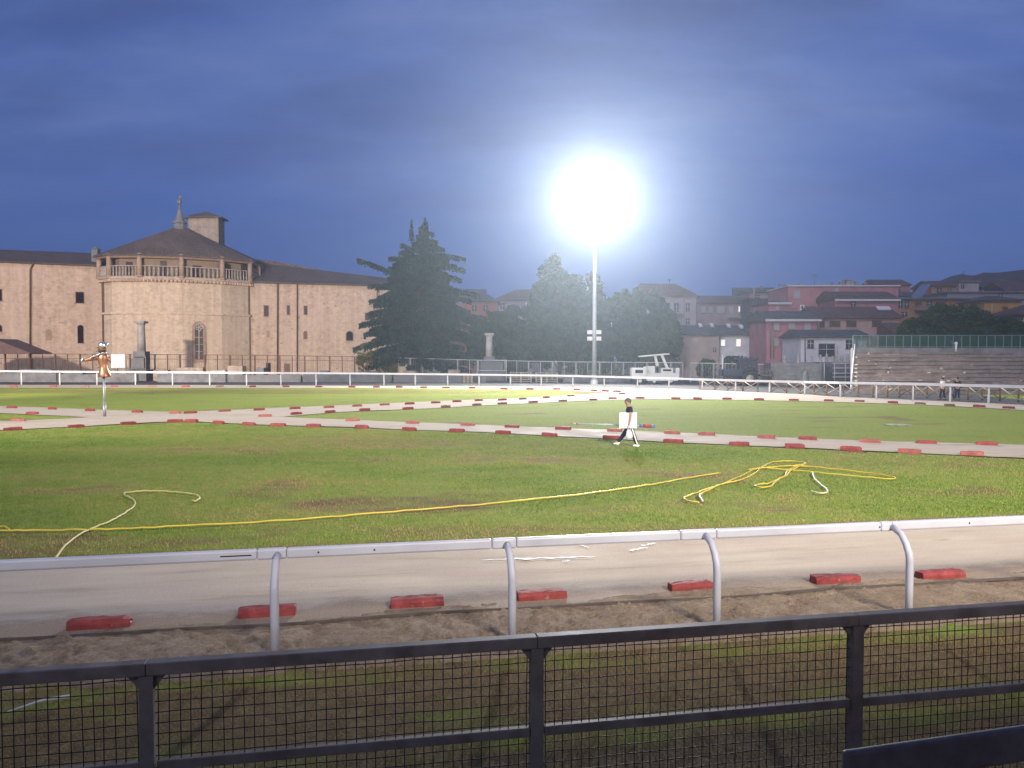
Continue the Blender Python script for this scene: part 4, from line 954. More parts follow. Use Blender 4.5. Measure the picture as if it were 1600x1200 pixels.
# gothic window in the apse: facet between corners 0 and 1 (right of centre)
P0 = ring12(RT, 0); AW = Wall(282, CY, 344, CY + 1.6); AW.a, AW.b = P0[0], P0[1]; AW.d = (AW.b - AW.a).normalized(); AW.n = Vector((AW.d.y, -AW.d.x, 0))
gw = AW.opening(304.5, 317.5, 506, 562, 'dark', 1.5, church, 'gothic_window', .12, M_brick, mat('brown_glazing', (.07, .05, .045), .4), .42, False)
mb = MB()
ctr = AW.hit(311, 511.5) + AW.n * .08
for k in range(5):
    t0 = 2 * math.pi * k / 5; q = ctr + AW.d * math.cos(t0) * .3 + U * math.sin(t0) * .3
    mb.tube([q + (AW.d * math.cos(2 * math.pi * i_ / 8) + U * math.sin(2 * math.pi * i_ / 8)) * .2 for i_ in range(9)], .06, 6)
mb.tube([AW.hit(311, 516.5) + AW.n * .06, AW.hit(311, 562) + AW.n * .06], .07, 6)
for py in (527, 538, 549): mb.tube([AW.hit(305, py) + AW.n * .05, AW.hit(317, py) + AW.n * .05], .04, 6)
mb.build('tracery', M_travertine, gw)
AW.opening(306, 316, 576, 582, 'dark', 0, church, 'vent', .03, M_church, M_dark)

# low dark canopy at the left edge
c0, c1 = at(-70, 556, 104), at(47, 556, 104); zt = at(-5, 529, 104).z; ze = at(40, 553, 104).z
cn = empty('canopy', ((c0.x + c1.x) / 2, 104, 0), 'low dark pitched canopy roof in front of the church at the left edge', 'canopy')
mb = MB(); xm = at(-10, 530, 104).x; mb.prism([Vector((c0.x, 104, ze)), Vector((c1.x, 104, ze)), Vector((c1.x, 104, ze + .15)), Vector((xm, 104, zt)), Vector((c0.x, 104, zt - .6))], (0, 5, 0)); mb.build('roof', mat('brown_canopy_sheet', (.12, .07, .06), .8, 0, .3, 1.5), cn)
for x in (c1.x - .3, xm, c0.x + .4): mb = MB(); mb.box(x - .07, x + .07, 104.2, 104.34, 0, ze - .003); mb.build('post', M_rust, cn)

# ================================================================ FAR FENCES, WALLS, STONES
def picket_fence(name, label, knots, top_px, mats, step_px, mid=True, seed=0):
    """knots: (px, Y); top_px: (px, py)"""
    rnd = random.Random(seed)
    px0, px1 = knots[0][0], knots[-1][0]
    def pos(px):
        Y = float(np.interp(px, [k[0] for k in knots], [k[1] for k in knots])); t = at(px, float(np.interp(px, [k[0] for k in top_px], [k[1] for k in top_px])), Y); return Vector((t.x, t.y, 0)), t.z
    g_, _ = pos((px0 + px1) / 2); root = empty(name, g_, label, 'fence')
    xs_ = list(np.arange(px0, px1 + .1, step_px)); prev = None
    rail = MB(); rail2 = MB(); rail3 = MB(); net = MB()
    for k, px in enumerate(xs_):
        p, z = pos(px); big = (k % 2 == 0); w = .09 if big else .055
        mb = MB(); mb.box(p.x - w, p.x + w, p.y - w, p.y + w, 0, z + rnd.uniform(-.03, .03)); mb.build('post', mats[0], root)
        if prev:
            a, za = prev; rail.bar(Vector((a.x, a.y - .005, za)), Vector((p.x, p.y - .005, z)), .08, .08)
            if mid: rail2.bar(Vector((a.x, a.y - .005, za * .82)), Vector((p.x, p.y - .005, z * .82)), .06, .06)
            rail3.bar(Vector((a.x, a.y - .005, za * .1)), Vector((p.x, p.y - .005, z * .1)), .06, .06)
            # thin wires of the infill
            for q in range(1, 7):
                c = a.lerp(p, q / 7); zz = za + (z - za) * q / 7; net.bar(Vector((c.x, c.y, .1)), Vector((c.x, c.y, zz)), .014, .014, (0, 1, 0))
        prev = (p, z)
    rail.build('top_rail', mats[1], root); rail3.build('bottom_rail', mats[1], root)
    if mid: rail2.build('middle_rail', mats[1], root)
    net.build('wire_infill', mats[1], root)
    return root
picket_fence('iron_fence', 'tall rusty brown iron fence in front of the old church', [(-382, 106), (430, 107), (600, 109)], [(-382, 552), (0, 552.5), (200, 553.5), (400, 555), (600, 558)], (M_rust, M_rust), 19.5, True, 1)
picket_fence('iron_fence', 'tall pale grey iron fence in front of the dark trees', [(604, 109), (860, 109), (1075, 106)], [(604, 558.5), (760, 563), (900, 565.5), (1075, 566.5)], (M_galv, M_galvl), 18.5, False, 2)
picket_fence('iron_fence', 'grey iron fence in front of the dark tractor and the pale low house', [(1079, 98), (1212, 92)], [(1079, 567), (1212, 569.5)], (M_galv, M_galvl), 18, False, 3)
def stone(name, px0, px1, py0, py1, Y, dep, m_, label, cat, bev=.05, rot=0.0, group=None):
    a, b = at(px0, (py0 + py1) / 2, Y), at(px1, (py0 + py1) / 2, Y); z1, z0 = at(px0, py0, Y).z, at(px0, py1, Y).z
    z0 = min(z0, 0) if py1 > 585 else z0
    mb = MB(); w = (b.x - a.x) / 2; mb.box(-w, w, 0, dep, 0, z1 - z0); mb.bm.transform(Matrix.Rotation(rot, 4, 'Z'))
    bmesh.ops.subdivide_edges(mb.bm, edges=list(mb.bm.edges), cuts=1)
    for v in mb.bm.verts: v.co += Vector((random.uniform(-.03, .03), random.uniform(-.03, .03), random.uniform(-.03, .03)))
    c = Vector(((a.x + b.x) / 2, Y, z0)); mb.bm.transform(Matrix.Translation(c)); o = mb.build(name, m_, None, False, c)
    return tag(o, label, cat, group)
wallrow = [(-70, 88, 583, 98.0), (90, 214, 585, 97.5), (246, 352, 584, 97.5), (355, 470, 586, 98), (473, 612, 585, 98), (615, 760, 586, 97.5), (880, 985, 587, 97)]
wl = ['leftmost low grey wall behind the far rail, at the left edge', 'low grey wall behind the target figure and the far rail', 'low grey wall below the tall gothic window', 'low grey wall below the thin brown downpipes of the church', 'low grey wall left of the cedar behind the far rail', 'low grey wall in front of the cedar trunk', 'low grey wall at the foot of the floodlight mast']
for (a, b, y, Y), lb in zip(wallrow, wl): stone('low_wall', a, b, y, 606, Y, .5, M_stonegrey if a % 2 else M_concrete, lb, 'wall', 0, 0, 'low walls behind the far rail')
blk = [(30, 80, 577, 1), (275, 316, 574.5, 2), (330, 352, 578, 3), (355, 380, 572, 2), (400, 412, 575, 1), (500, 512, 579, 0), (560, 590, 580, 1), (630, 650, 579, 2), (668, 688, 580, 0), (700, 718, 578, 2), (100, 128, 580, 1), (240, 262, 578, 2)]
for k, (a, b, y, s_) in enumerate(blk):
    stone('stone_block', a, b, y, 606, 101 + (k % 3) * .7, random.uniform(.8, 1.4), (M_stonegrey, M_concrete, M_terrace, M_travertine)[s_ % 4], 'rough grey stone block behind the far rail, %s of the row from the left' % ORD[sorted(x[0] for x in blk).index(a)], 'stone block', 0, random.uniform(-.2, .2), 'stone blocks behind the far rail')
# two old columns on plinths
def old_column(px, y_cap, y_base, w_px, Y, ped, label, m_):
    p = at(px, 560, Y); root = empty('stone_column', (p.x, Y, 0), label, 'column'); k = Y / F
    z = lambda py: at(px, py, Y).z
    r = w_px * k / 2; mb = MB(); mb.tube([(p.x, Y, z(y_base)), (p.x, Y, z((y_base + y_cap) / 2)), (p.x, Y, z(y_cap + 6))], [r, r * .96, r * .86], 16); mb.build('shaft', m_, root, True)
    mb = MB(); mb.tube([(p.x, Y, z(y_cap + 6)), (p.x, Y, z(y_cap + 3))], [r * .9, r * 1.15], 16); mb.box(p.x - r * 1.3, p.x + r * 1.3, Y - r * 1.3, Y + r * 1.3, z(y_cap + 3), z(y_cap)); mb.build('capital', m_, root)
    x0, x1, yt = ped; A, B = at(x0, 570, Y), at(x1, 570, Y); zt = z(yt); d = (B.x - A.x) / 2
    mb = MB(); mb.box(A.x, B.x, Y - d, Y + d, -.1, zt * .45); mb.box(A.x + .35, B.x - .35, Y - d + .3, Y + d - .3, zt * .45, zt * .9); mb.box(p.x - r * 1.5, p.x + r * 1.5, Y - r * 1.5, Y + r * 1.5, zt * .9, z(y_base)); mb.build('plinth', M_stonegrey, root)
    mb = MB()
    for sx in (A.x - .1, B.x + .1):
        for sy in (Y - d - .2, Y + d + .2): mb.tube([(sx, sy, 0), (sx, sy, zt * 1.0)], .06, 6)
    for f_ in (.5, .98): mb.tube([(A.x - .1, Y - d - .2, zt * f_), (B.x + .1, Y - d - .2, zt * f_)], .05, 6); mb.tube([(A.x - .1, Y - d - .2, zt * f_), (A.x - .1, Y + d + .2, zt * f_)], .05, 6)
    mb.build('guard_frame', M_galvl if px > 400 else M_iron, root); return root
old_column(221.5, 502, 549, 12, 104, (206, 234, 556), 'old grey stone column on a plinth in front of the church apse', mat('dark_column_stone', (.27, .245, .235), .9, 0, .35, 1.5, .4, .03))
old_column(764.5, 520.5, 557, 11, 103, (748, 790, 562), 'old pale stone column on a plinth between cedar and floodlight mast', M_travertine)
def pallet_stack(px0, px1, y0, label):
    Y = 96.0; a, b = at(px0, 590, Y), at(px1, 590, Y); z1 = at(px0, y0, Y).z; root = empty('pallet_stack', ((a.x + b.x) / 2, Y, 0), label, 'pallet stack', 'pallets behind the far rail'); n_ = 6
    for k in range(n_):
        z = z1 * k / n_; h_ = z1 / n_
        mb = MB(); mb.box(a.x, b.x, Y, Y + 1.2, z + h_ * .62, z + h_ * .9)
        for q in range(3): x = a.x + (b.x - a.x - .15) * q / 2; mb.box(x, x + .15, Y + .02, Y + 1.18, z + .002, z + h_ * .6)
        mb.build('pallet', M_woodpale, root)
pallet_stack(797, 831, 581.5, 'stack of pale timber pallets right of the pale column'); pallet_stack(837, 872, 582, 'stack of pale timber pallets just left of the floodlight mast'); pallet_stack(724, 738, 586, 'narrow stack of pale boards left of the pale column')

# ================================================================ TREES
def mat_leaf(name, c0, c1, c2):
    m, nt, b, pos = base(name, .85, 0, .05)
    f = noise(nt, pos, .9, 3, .6); f2 = noise(nt, pos, 7, 2)
    c = ramp(nt, f, [(.32, c0), (.52, c1), (.72, c2)]); c = mixc(nt, .5, c, ramp(nt, f2, [(.3, (.5, .5, .5)), (.65, (1.2, 1.2, 1.2))]), 'MULTIPLY')
    nt.links.new(c, b.inputs['Base Color']); return m
L_cedar = mat_leaf('cedar_needles', (.018, .044, .036), (.03, .064, .05), (.046, .088, .064))
L_dark = mat_leaf('dark_leaves', (.018, .036, .018), (.032, .058, .026), (.05, .082, .036))
L_bush = mat_leaf('hedge_leaves', (.02, .042, .016), (.034, .062, .022), (.055, .085, .03))
L_yel = mat_leaf('yellowing_leaves', (.10, .11, .03), (.17, .15, .04), (.22, .18, .06))
def leaf_mesh(name, C, S, m_, parent, flat=0.0, hang=0.0):
    n = len(C); C = np.asarray(C, float)
    A = RNG.normal(size=(n, 3)); A[:, 2] *= (1 - flat); A[:, 2] -= hang; A /= np.linalg.norm(A, axis=1, keepdims=True)
    B = RNG.normal(size=(n, 3)); B -= A * (A * B).sum(1, keepdims=True); B /= np.linalg.norm(B, axis=1, keepdims=True)
    S = np.broadcast_to(S, n)[:, None] * RNG.uniform(.6, 1.3, (n, 1)); W = S * RNG.uniform(.3, .55, (n, 1))
    v = np.stack([C - A * S, C - B * W, C + A * S, C + B * W], 1).reshape(-1, 3)
    me = arr_mesh(name, v, np.arange(n * 4).reshape(-1, 4)); return link(name, me, parent, m_)
# cedar with two leaders
CYD = 112.0
cb = at(652, 560, CYD); cb.z = 0
ced = empty('cedar_tree', cb, 'big dark cedar with two tops and long drooping tiers beside the church', 'tree')
def cp(px, py, dy=0.0): return at(px, py, CYD + dy)
lead = cp(664, 342.5); lead2 = cp(643, 345.5, .6)
mb = MB(); mb.tube([cb, cp(653, 520), cp(656, 460), cp(659, 410), cp(663, 365), lead], [.75, .62, .48, .32, .14, .03], 10); mb.tube([cp(655, 455, .2), cp(648, 425, .5), cp(644, 385, .6), lead2], [.3, .24, .12, .03], 8)
env_y = [343, 352, 362, 380, 400, 430, 460, 500, 550, 578]; env_w = [1, 6, 11, 26, 48, 64, 82, 96, 102, 92]
LC = []; LS = []
def bough(p0, p1, sag, wd, dens):
    p0, p1 = Vector(p0), Vector(p1); L = (p1 - p0).length; mid = (p0 + p1) / 2 + Vector((0, 0, sag * L)); k = 9; pts = []
    for i_ in range(k + 1):
        t = i_ / k; pts.append(p0 * (1 - t) ** 2 + mid * 2 * t * (1 - t) + p1 * t * t)
    mb.tube(pts, [.13 * (1 - i_ / k) * min(1, L / 5) + .02 for i_ in range(k + 1)], 5)
    d = (p1 - p0).normalized(); sd = d.cross(Vector((0, 0, 1))).normalized()
    n = int(L * dens)
    for _ in range(n):
        t = random.random() ** .8; 
        if t < .12: continue
        q = p0 * (1 - t) ** 2 + mid * 2 * t * (1 - t) + p1 * t * t
        w = wd * (1.04 - t) ** .85 * min(1, t * 3)
        # fans of twigs every so often leave gaps between tiers
        s_ = random.gauss(0, .5) * w
        q = q + sd * s_ + Vector((0, 0, -abs(random.gauss(0, .16)) - .12 * abs(s_) - random.random() ** 3 * .5))
        LC.append(q[:]); LS.append(.24)
random.seed(21)
tips = [(558, 404, 628, 434, 0), (626, 380, 650, 392, .4), (607, 402, 650, 405, 0), (607, 418, 652, 425, 0), (575, 444, 648, 455, .5), (592, 473, 650, 470, -.5), (561, 506, 645, 497, -1), (592, 517, 648, 507, 1), (552, 544, 645, 524, -1.5), (559, 562, 648, 540, 0), (572, 572, 648, 556, -1),
        (678, 364, 664, 362, 0), (694.5, 389, 662, 380, 0), (727, 403, 662, 398, -.3), (727, 421, 660, 412, .4), (721, 436, 660, 428, -.6), (749, 460, 658, 447, 0), (735, 486, 657, 466, -1), (755, 496, 656, 482, 1), (758, 518, 655, 500, -1), (755, 538, 655, 520, 0), (745, 560, 655, 542, -1.5)]
for (tx, ty, bx_, by, dy) in tips: bough(cp(bx_, by, .3), cp(tx, ty, dy), .09, 1.25 if ty > 390 else .7, 120)
for k in range(230):
    y = 352 + (k / 230) ** .8 * 222; w = float(np.interp(y, env_y, env_w)) * random.uniform(.55, .97) * .091
    a = random.uniform(0, 2 * math.pi); p = cp(float(np.interp(y, [343, 365, 410, 460, 580], [664, 663, 659, 656, 653])), y - 6)
    q = p + Vector((math.cos(a) * w, math.sin(a) * w, -w * random.uniform(.0, .22)))
    bough(p, q, random.uniform(.05, .14), .35 + w * .13, 120)
for (pt_, r) in ((lead, 1.7), (lead2, 1.9)):     # feathery leaders
    for _ in range(420):
        t = random.random(); a = random.uniform(0, 2 * math.pi); rr = (.08 + .42 * t) * random.random()
        LC.append((pt_.x + rr * math.cos(a), pt_.y + rr * math.sin(a), pt_.z + .2 - t * r * 1.6)); LS.append(.16)
mb.build('trunk', M_bark, ced, True)
leaf_mesh('crown', LC, np.array(LS), L_cedar, ced, .35, .35)
# small yellowing shrub at its foot
def crown_pts(blobs, n, shell=.62):
    vol = np.array([b[1] * b[1] for b in blobs]); pick = RNG.choice(len(blobs), n, p=vol / vol.sum())
    c = np.array([b[0][:] for b in blobs])[pick]; r = np.array([b[1] for b in blobs])[pick]
    d = RNG.normal(size=(n, 3)); d /= np.linalg.norm(d, axis=1, keepdims=True)
    rad = r * (shell + (1.06 - shell) * RNG.random(n) ** .6)
    p = c + d * rad[:, None] * np.array([1, 1, .92]); 
    keep = fbm(p[:, 0] * .9 + p[:, 2] * .5, p[:, 2] * .9 + p[:, 1] * .4, 123, 3) > .36
    return p[keep]
def tree(name, px, top, base_py, half, Y, label, lm, n, group=None, shape='round', leaf=.22, trunk_r=.28, cat='tree', seed=0, floor=0.0):
    rnd = random.Random(seed + int(px)); b = at(px, base_py, Y); b.z = floor; zt = at(px, top, Y).z; w = half * Y / F; hgt = zt - b.z
    root = empty(name, b, label, cat, group); mb = MB(); blobs = []
    cz0 = b.z + hgt * (.12 if shape != 'poplar' else .08)
    mb.tube([b - U * .1, b + U * hgt * .4 + Vector((rnd.uniform(-.3, .3), 0, 0)), b + U * hgt * .85], [trunk_r, trunk_r * .75, .05], 9)
    k = 26 if shape == 'round' else 22
    for i_ in range(k):
        t = (i_ + .5) / k; z = cz0 + (zt - cz0) * t
        prof = math.sin(math.pi * (.12 + .8 * t)) ** .7 if shape == 'round' else (1 - t * .82) * min(1, .45 + 2.2 * t)
        r = w * prof * (rnd.uniform(.30, .5) if shape == 'round' else rnd.uniform(.45, .7)); a = rnd.uniform(0, 2 * math.pi) if i_ % 3 else rnd.choice((0, math.pi)) + rnd.uniform(-.5, .5)
        o_ = max(0, w * prof - r); c = Vector((b.x + math.cos(a) * o_, b.y + math.sin(a) * o_, min(z, zt - r * .85))); blobs.append((c, r))
        if i_ % 2: mb.tube([Vector((b.x, b.y, z - hgt * .12)), c], [trunk_r * .3, .03], 5)
    mb.build('trunk', M_bark, root, True)
    P_ = crown_pts(blobs, n); leaf_mesh('crown', P_, leaf, lm, root)
    return root
tree('shrub', 570, 535, 585, 14, 108.5, 'yellowing shrub at the left foot of the cedar', L_yel, 2600, None, 'round', .16, .05, 'shrub')
tree('shrub', 606, 560, 585, 16, 108.7, 'low yellow green shrub under the cedar, right of the taller yellow one', L_yel, 2200, None, 'round', .16, .05, 'shrub', 3)
TR = [(770, 487, 40, 118, 'round', 'low round dark tree behind the pale stone column'), (812, 478, 42, 121, 'round', 'dark round tree between the pale column and the tallest tree'),
      (874, 398, 46, 122, 'round', 'tallest broad tree, just left of the floodlight mast'), (915, 428, 40, 123, 'round', 'tall tree directly behind the upper mast, right of the tallest one'), (846, 452, 30, 124, 'round', 'broad tree at the left foot of the tallest tree'), (905, 462, 46, 119, 'round', 'dense tree straight behind the floodlight mast'),
      (958, 452, 46, 121, 'round', 'dense tree right behind the mast foot, left of the pale hipped house'), (1006, 450, 44, 123, 'round', 'dense dark tree in front of the pale hipped house'), (1035, 482, 32, 119, 'round', 'rightmost dark tree above the white paving machine')]
for (px, top, hf, Y, sh, lb) in TR: tree('poplar_tree' if sh == 'poplar' else 'broadleaf_tree', px, top, 585, hf, Y, lb, L_dark, 34000, 'trees behind the floodlight mast', sh, .30)

# ================================================================ FLOODLIGHT MASTS
def mast(base_, zt, aim, label, group='floodlight masts'):
    root = empty('floodlight_mast', base_, label, 'floodlight mast', group); b = Vector(base_)
    mb = MB(); mb.tube([b - U * .1, b + U * 6, b + U * 12, b + U * (zt - 1.2)], [.29, .25, .21, .16], 14); mb.build('pole', M_galv, root, True)
    mb = MB(); mb.tube([b - U * .1, b + U * .5], [.45, .42], 12); mb.build('pole_base', M_galvl, root)
    ax = Vector((aim[0], aim[1], 0)).normalized(); sd = Vector((-ax.y, ax.x, 0))
    mb = MB()
    for k in range(3): z = zt - 1.1 + k * 1.1; mb.bar(b + U * z - sd * 1.9, b + U * z + sd * 1.9, .12, .12)
    for s in (-1.6, 0, 1.6): mb.bar(b + U * (zt - 1.4) + sd * s + ax * -.09, b + U * (zt + 1.5) + sd * s + ax * -.09, .1, .1)
    mb.build('lamp_frame', M_galv, root)
    for k in range(3):
        for q in range(4):
            c = b + U * (zt - .75 + k * 1.1) + sd * (-1.5 + q) + ax * .38; f_ = (ax - U * .35).normalized()
            up = f_.cross(sd).normalized(); mb = MB()
            A = [c + sd * x * .38 + up * y * .36 for x, y in ((-1, -1), (1, -1), (1, 1), (-1, 1))]; B_ = [c - f_ * .28 + sd * x * .2 + up * y * .2 for x, y in ((-1, -1), (1, -1), (1, 1), (-1, 1))]
            mb.hexa(B_, A); fx = mb.build('floodlight', M_galv, root)
            mb = MB(); mb.poly([p_ + f_ * .01 for p_ in (c + sd * x * .35 + up * y * .33 for x, y in ((-1, -1), (1, -1), (1, 1), (-1, 1)))]); mb.build('lens', M_lens, fx)
    return root
mbase = gnd(928.5, 600.5); mtop = at(928.5, 322, mbase.y).z
M1 = mast(mbase, mtop, (-.12, -1), 'tall grey floodlight mast with blazing lamps behind the far rail')
mb = MB()
for py in (519, 529):
    for sx in (-1, 1):
        c = at(928.5 + sx * 7, py, mbase.y - .2); mb.box(c.x - .28, c.x + .28, c.y - .2, c.y + .2, c.z - .22, c.z + .22); mb.bar(Vector((mbase.x, mbase.y, c.z)), c, .06, .06)
mb.build('horn_speakers', M_galvl, M1)
def spot(name, loc, target, power, ang, blend=.6, col=(1, .97, .92), r=.6):
    l = bpy.data.lights.new(name, 'SPOT'); l.energy = power; l.spot_size = R(ang); l.spot_blend = blend; l.color = col; l.shadow_soft_size = r
    o = bpy.data.objects.new(name, l); COL.objects.link(o); o.location = loc
    o.rotation_euler = (Vector(target) - Vector(loc)).to_track_quat('-Z', 'Y').to_euler(); return o
LAMP = dict(m1=185000, m2=130000, m2c=560000, m3=132000)
spot('floodlight_beam', (mbase.x - .1, mbase.y - 1.0, mtop + .4), (-5, 48, 0), LAMP['m1'], 160, .45, (1, .98, .95), 1.2)
b2 = Vector((-46, 8, 0)); mast(b2, 20, (.1, 1), 'floodlight mast out of view left of the track')
spot('floodlight_beam', (b2.x + .1, b2.y + 1, 20.3), (-58, 122, 7), LAMP['m2c'], 44, .5, (1, .85, .71), 1.5)
spot('floodlight_beam', (b2.x + 1, b2.y + .5, 20.3), (-16, 58, 0), LAMP['m2'], 64, .8, (1, .92, .80), 2)
b3 = Vector((16, -16, 0)); mast(b3, 19, (-.1, 1), 'floodlight mast out of view behind the stand')
spot('floodlight_beam', (b3.x, b3.y + 1.0, 19.3), (1, 48, 0), LAMP['m3'], 68, .9, (1, .89, .76), 3.8)

sd_ = empty('shading_stand', (0, -5, 0), 'stand the view is taken from, its unseen roof added to shade the ground', 'stand')
mb = MB()
for k, q in enumerate(((-24, -11), (24, -11))): pass
A_ = [uv(-24, -12, 6.3), uv(26, -12, 6.3), uv(26, -1.75, 6.9), uv(-24, -1.75, 6.9)]; mb.hexa(A_, [p_ + U * .18 for p_ in A_]); mb.build('roof', M_tile_gr, sd_)  # unseen roof added to shade the near strip, front edge set for that
for u_ in (-22, -12, 0, 12, 24): p_ = uv(u_, -10.5); mb = MB(); mb.tube([p_, p_ + U * 6.3], .14, 10); mb.build('post', M_galv, sd_, True)
A_ = [uv(-24, -12, .0), uv(26, -12, .0), uv(26, -3.2, .0), uv(-24, -3.2, .0)]; mb = MB(); mb.hexa(A_, [p_ + U * 1.2 for p_ in A_]); mb.build('platform', M_concrete, sd_)

# ================================================================ VEHICLES BEHIND THE RAIL
def lathe_wheel(mb, c, r, w, axis=Vector((0, 1, 0))):
    mb.tube([c - axis * w / 2, c - axis * w * .42, c + axis * w * .42, c + axis * w / 2], [r * .88, r, r, r * .88], 22)
M_mach = mat('cream_machine_paint', (.55, .55, .52), .5, 0, .15, 1.5)
VY = 90.0
def vp(px, py, dy=0.0): return at(px, py, VY + dy)
pav = empty('paving_machine', (vp(1025, 590).x, VY, 0), 'white road working machine with tilted canopy roof behind the far rail', 'machine')
def pbox(x0, x1, y0, y1, d0, d1, name, m_, parent, bev=.03):
    a, b = vp(x0, y1), vp(x1, y0); mb = MB(); mb.box(a.x, b.x, VY + d0, VY + d1, a.z, b.z); return mb.build(name, m_, parent, bevel=bev)
pbox(1010, 1059, 583, 595, -.2, 1.9, 'chassis', M_mach, pav); pbox(988, 1011, 575, 592, -.3, 2.0, 'hopper', M_mach, pav)
pbox(992, 1007, 578, 583, -.32, -.301, 'hopper_slot', M_dark, pav, 0); pbox(1033, 1052, 575, 583, .0, 1.7, 'engine_cover', M_mach, pav); pbox(1036, 1049, 577, 580, -.03, -.001, 'grille', M_dark, pav, 0)
pbox(1012, 1024, 572, 583, .2, 1.5, 'operator_console', M_mach, pav); pbox(1014, 1021, 569.5, 572, .4, 1.2, 'seat', M_black, pav); pbox(1055, 1061, 575, 593, -.3, 1.9, 'screed_arm', M_mach, pav); pbox(1004, 1009, 573, 586, -.4, -.31, 'side_arm', M_mach, pav)
mb = MB(); a, b = vp(1002, 557, -.3), vp(1046, 553, -.3); mb.bar(a + Vector((0, 1.1, 0)), b + Vector((0, 1.1, 0)), 2.3, .14); mb.build('canopy', M_mach, pav, bevel=.03)
for (p, q) in (((1023.5, 556), (1027, 572)), ((1034, 555), (1043, 576))):
    for dy in (.1, 1.7): mb = MB(); mb.bar(vp(*p, dy), vp(*q, dy), .22, .28); mb.build('canopy_post', M_mach, pav)
for x in (1000, 1022, 1048):
    w_ = None; mb = MB(); c = vp(x, 594, .05); c.z = .42; lathe_wheel(mb, c, .42, .35); w_ = mb.build('wheel', M_black, pav, True); mb = MB(); mb.tube([c - Vector((0, .19, 0)), c - Vector((0, .1, 0))], .2, 14); mb.build('rim', M_galvl, w_)
VY = 86.0
M_trac = mat('dark_blue_tractor_paint', (.028, .038, .075), .4, 0, .2, 2)
tr = empty('tractor', (vp(1165, 590).x, VY, 0), 'dark blue tractor with one big pale hubbed wheel behind the wooden fence', 'tractor')
pbox(1128, 1160, 577, 588, .3, 1.3, 'hood', M_trac, tr, .06); pbox(1129, 1131.5, 579, 587, .28, .299, 'grille', M_dark, tr, 0); pbox(1135, 1180, 587, 595, .4, 1.2, 'chassis', M_black, tr)
pbox(1155, 1185, 559, 562.5, -.15, 1.75, 'cab_roof', M_trac, tr, .05)
for x in (1156, 1168, 1183):
    for dy in (-.05, 1.6): mb = MB(); mb.bar(vp(x, 562.4, dy), vp(x + (1 if x < 1160 else 0), 580, dy), .1, .1); mb.build('cab_pillar', M_trac, tr)
mb = MB(); a, b = vp(1157, 579), vp(1182, 563); mb.box(a.x, b.x, VY + .0, VY + 1.55, a.z, b.z); mb.build('cab_glass', M_glassdark, tr); pbox(1157, 1183, 579.3, 586, -.04, 1.64, 'cab_side', M_trac, tr)
for (x, r, dys) in ((1171, .80, (-.25, 1.85)), (1136, .5, (-.05, 1.6))):
    for dy in dys:
        c = vp(x, 590, dy); c.z = r; mb = MB(); lathe_wheel(mb, c, r, .42)
        for k in range(20): a_ = 2 * math.pi * k / 20; mb.bar(c + Vector((math.cos(a_) * r, -.2, math.sin(a_) * r)), c + Vector((math.cos(a_ + .15) * r, .2, math.sin(a_ + .15) * r)), .06, .07)
        w_ = mb.build('wheel', M_black, tr); mb = MB(); mb.tube([c - Vector((0, .235, 0)), c + Vector((0, .235, 0))], [r * .52, r * .52], 18); w2 = mb.build('rim', mat('pale_hub', (.36, .31, .27), .6, 0, .3, 4), w_, True)
mb = MB(); c = vp(1171, 590, -.25); mb.prism([c + Vector((math.cos(t) * .98, -.2, math.sin(t) * .98 + .3)) for t in np.linspace(.35, 2.8, 9)] + [c + Vector((math.cos(t) * .88, -.2, math.sin(t) * .88 + .3)) for t in np.linspace(2.8, .35, 9)], (0, .45, 0)); mb.build('mudguard', M_trac, tr)
mb = MB(); mb.tube([vp(1144, 578, .8), vp(1144, 566, .8)], .06, 8); mb.build('exhaust', M_iron, tr, True)
VY = 87.5
hr = empty('harrow', (vp(1198, 590).x, VY, 0), 'dark folded farm implement right behind the tractor', 'farm implement')
pbox(1188, 1207, 585, 588, 0, 1.5, 'frame', M_iron, hr); 
for x in np.linspace(1189, 1206, 6):
    mb = MB(); mb.tube([vp(x, 585, .3), vp(x + 1, 576 + abs(x - 1197) * .3, .3)], .07, 6); mb.tube([vp(x, 588, .6), vp(x + .8, 594, .5), vp(x - .4, 598.5, .4)], .06, 6); mb.build('tine', M_iron, hr, True)
VY = 88.0
mb = MB(); p = vp(1129, 585); mb.tube([(p.x, VY, 0), (p.x, VY, vp(1129, 556).z)], .1, 8); mb.sphere((p.x, VY, vp(1129, 556).z), .12, 8, 6); o = mb.build('flag_pole', M_galvl, None, True, (p.x, VY, 0)); tag(o, 'slim pale pole standing left of the dark tractor', 'pole')
bx_ = tree('shrub', 1150, 557, 590, 24, 101, 'dark shrub behind the tractor, below the off-white low house', L_bush, 4500, None, 'round', .2, .05, 'shrub', 5)
tree('shrub', 1105, 561, 590, 17, 103, 'dark shrub in front of the beige low house wall', L_bush, 3200, None, 'round', .2, .05, 'shrub', 6)

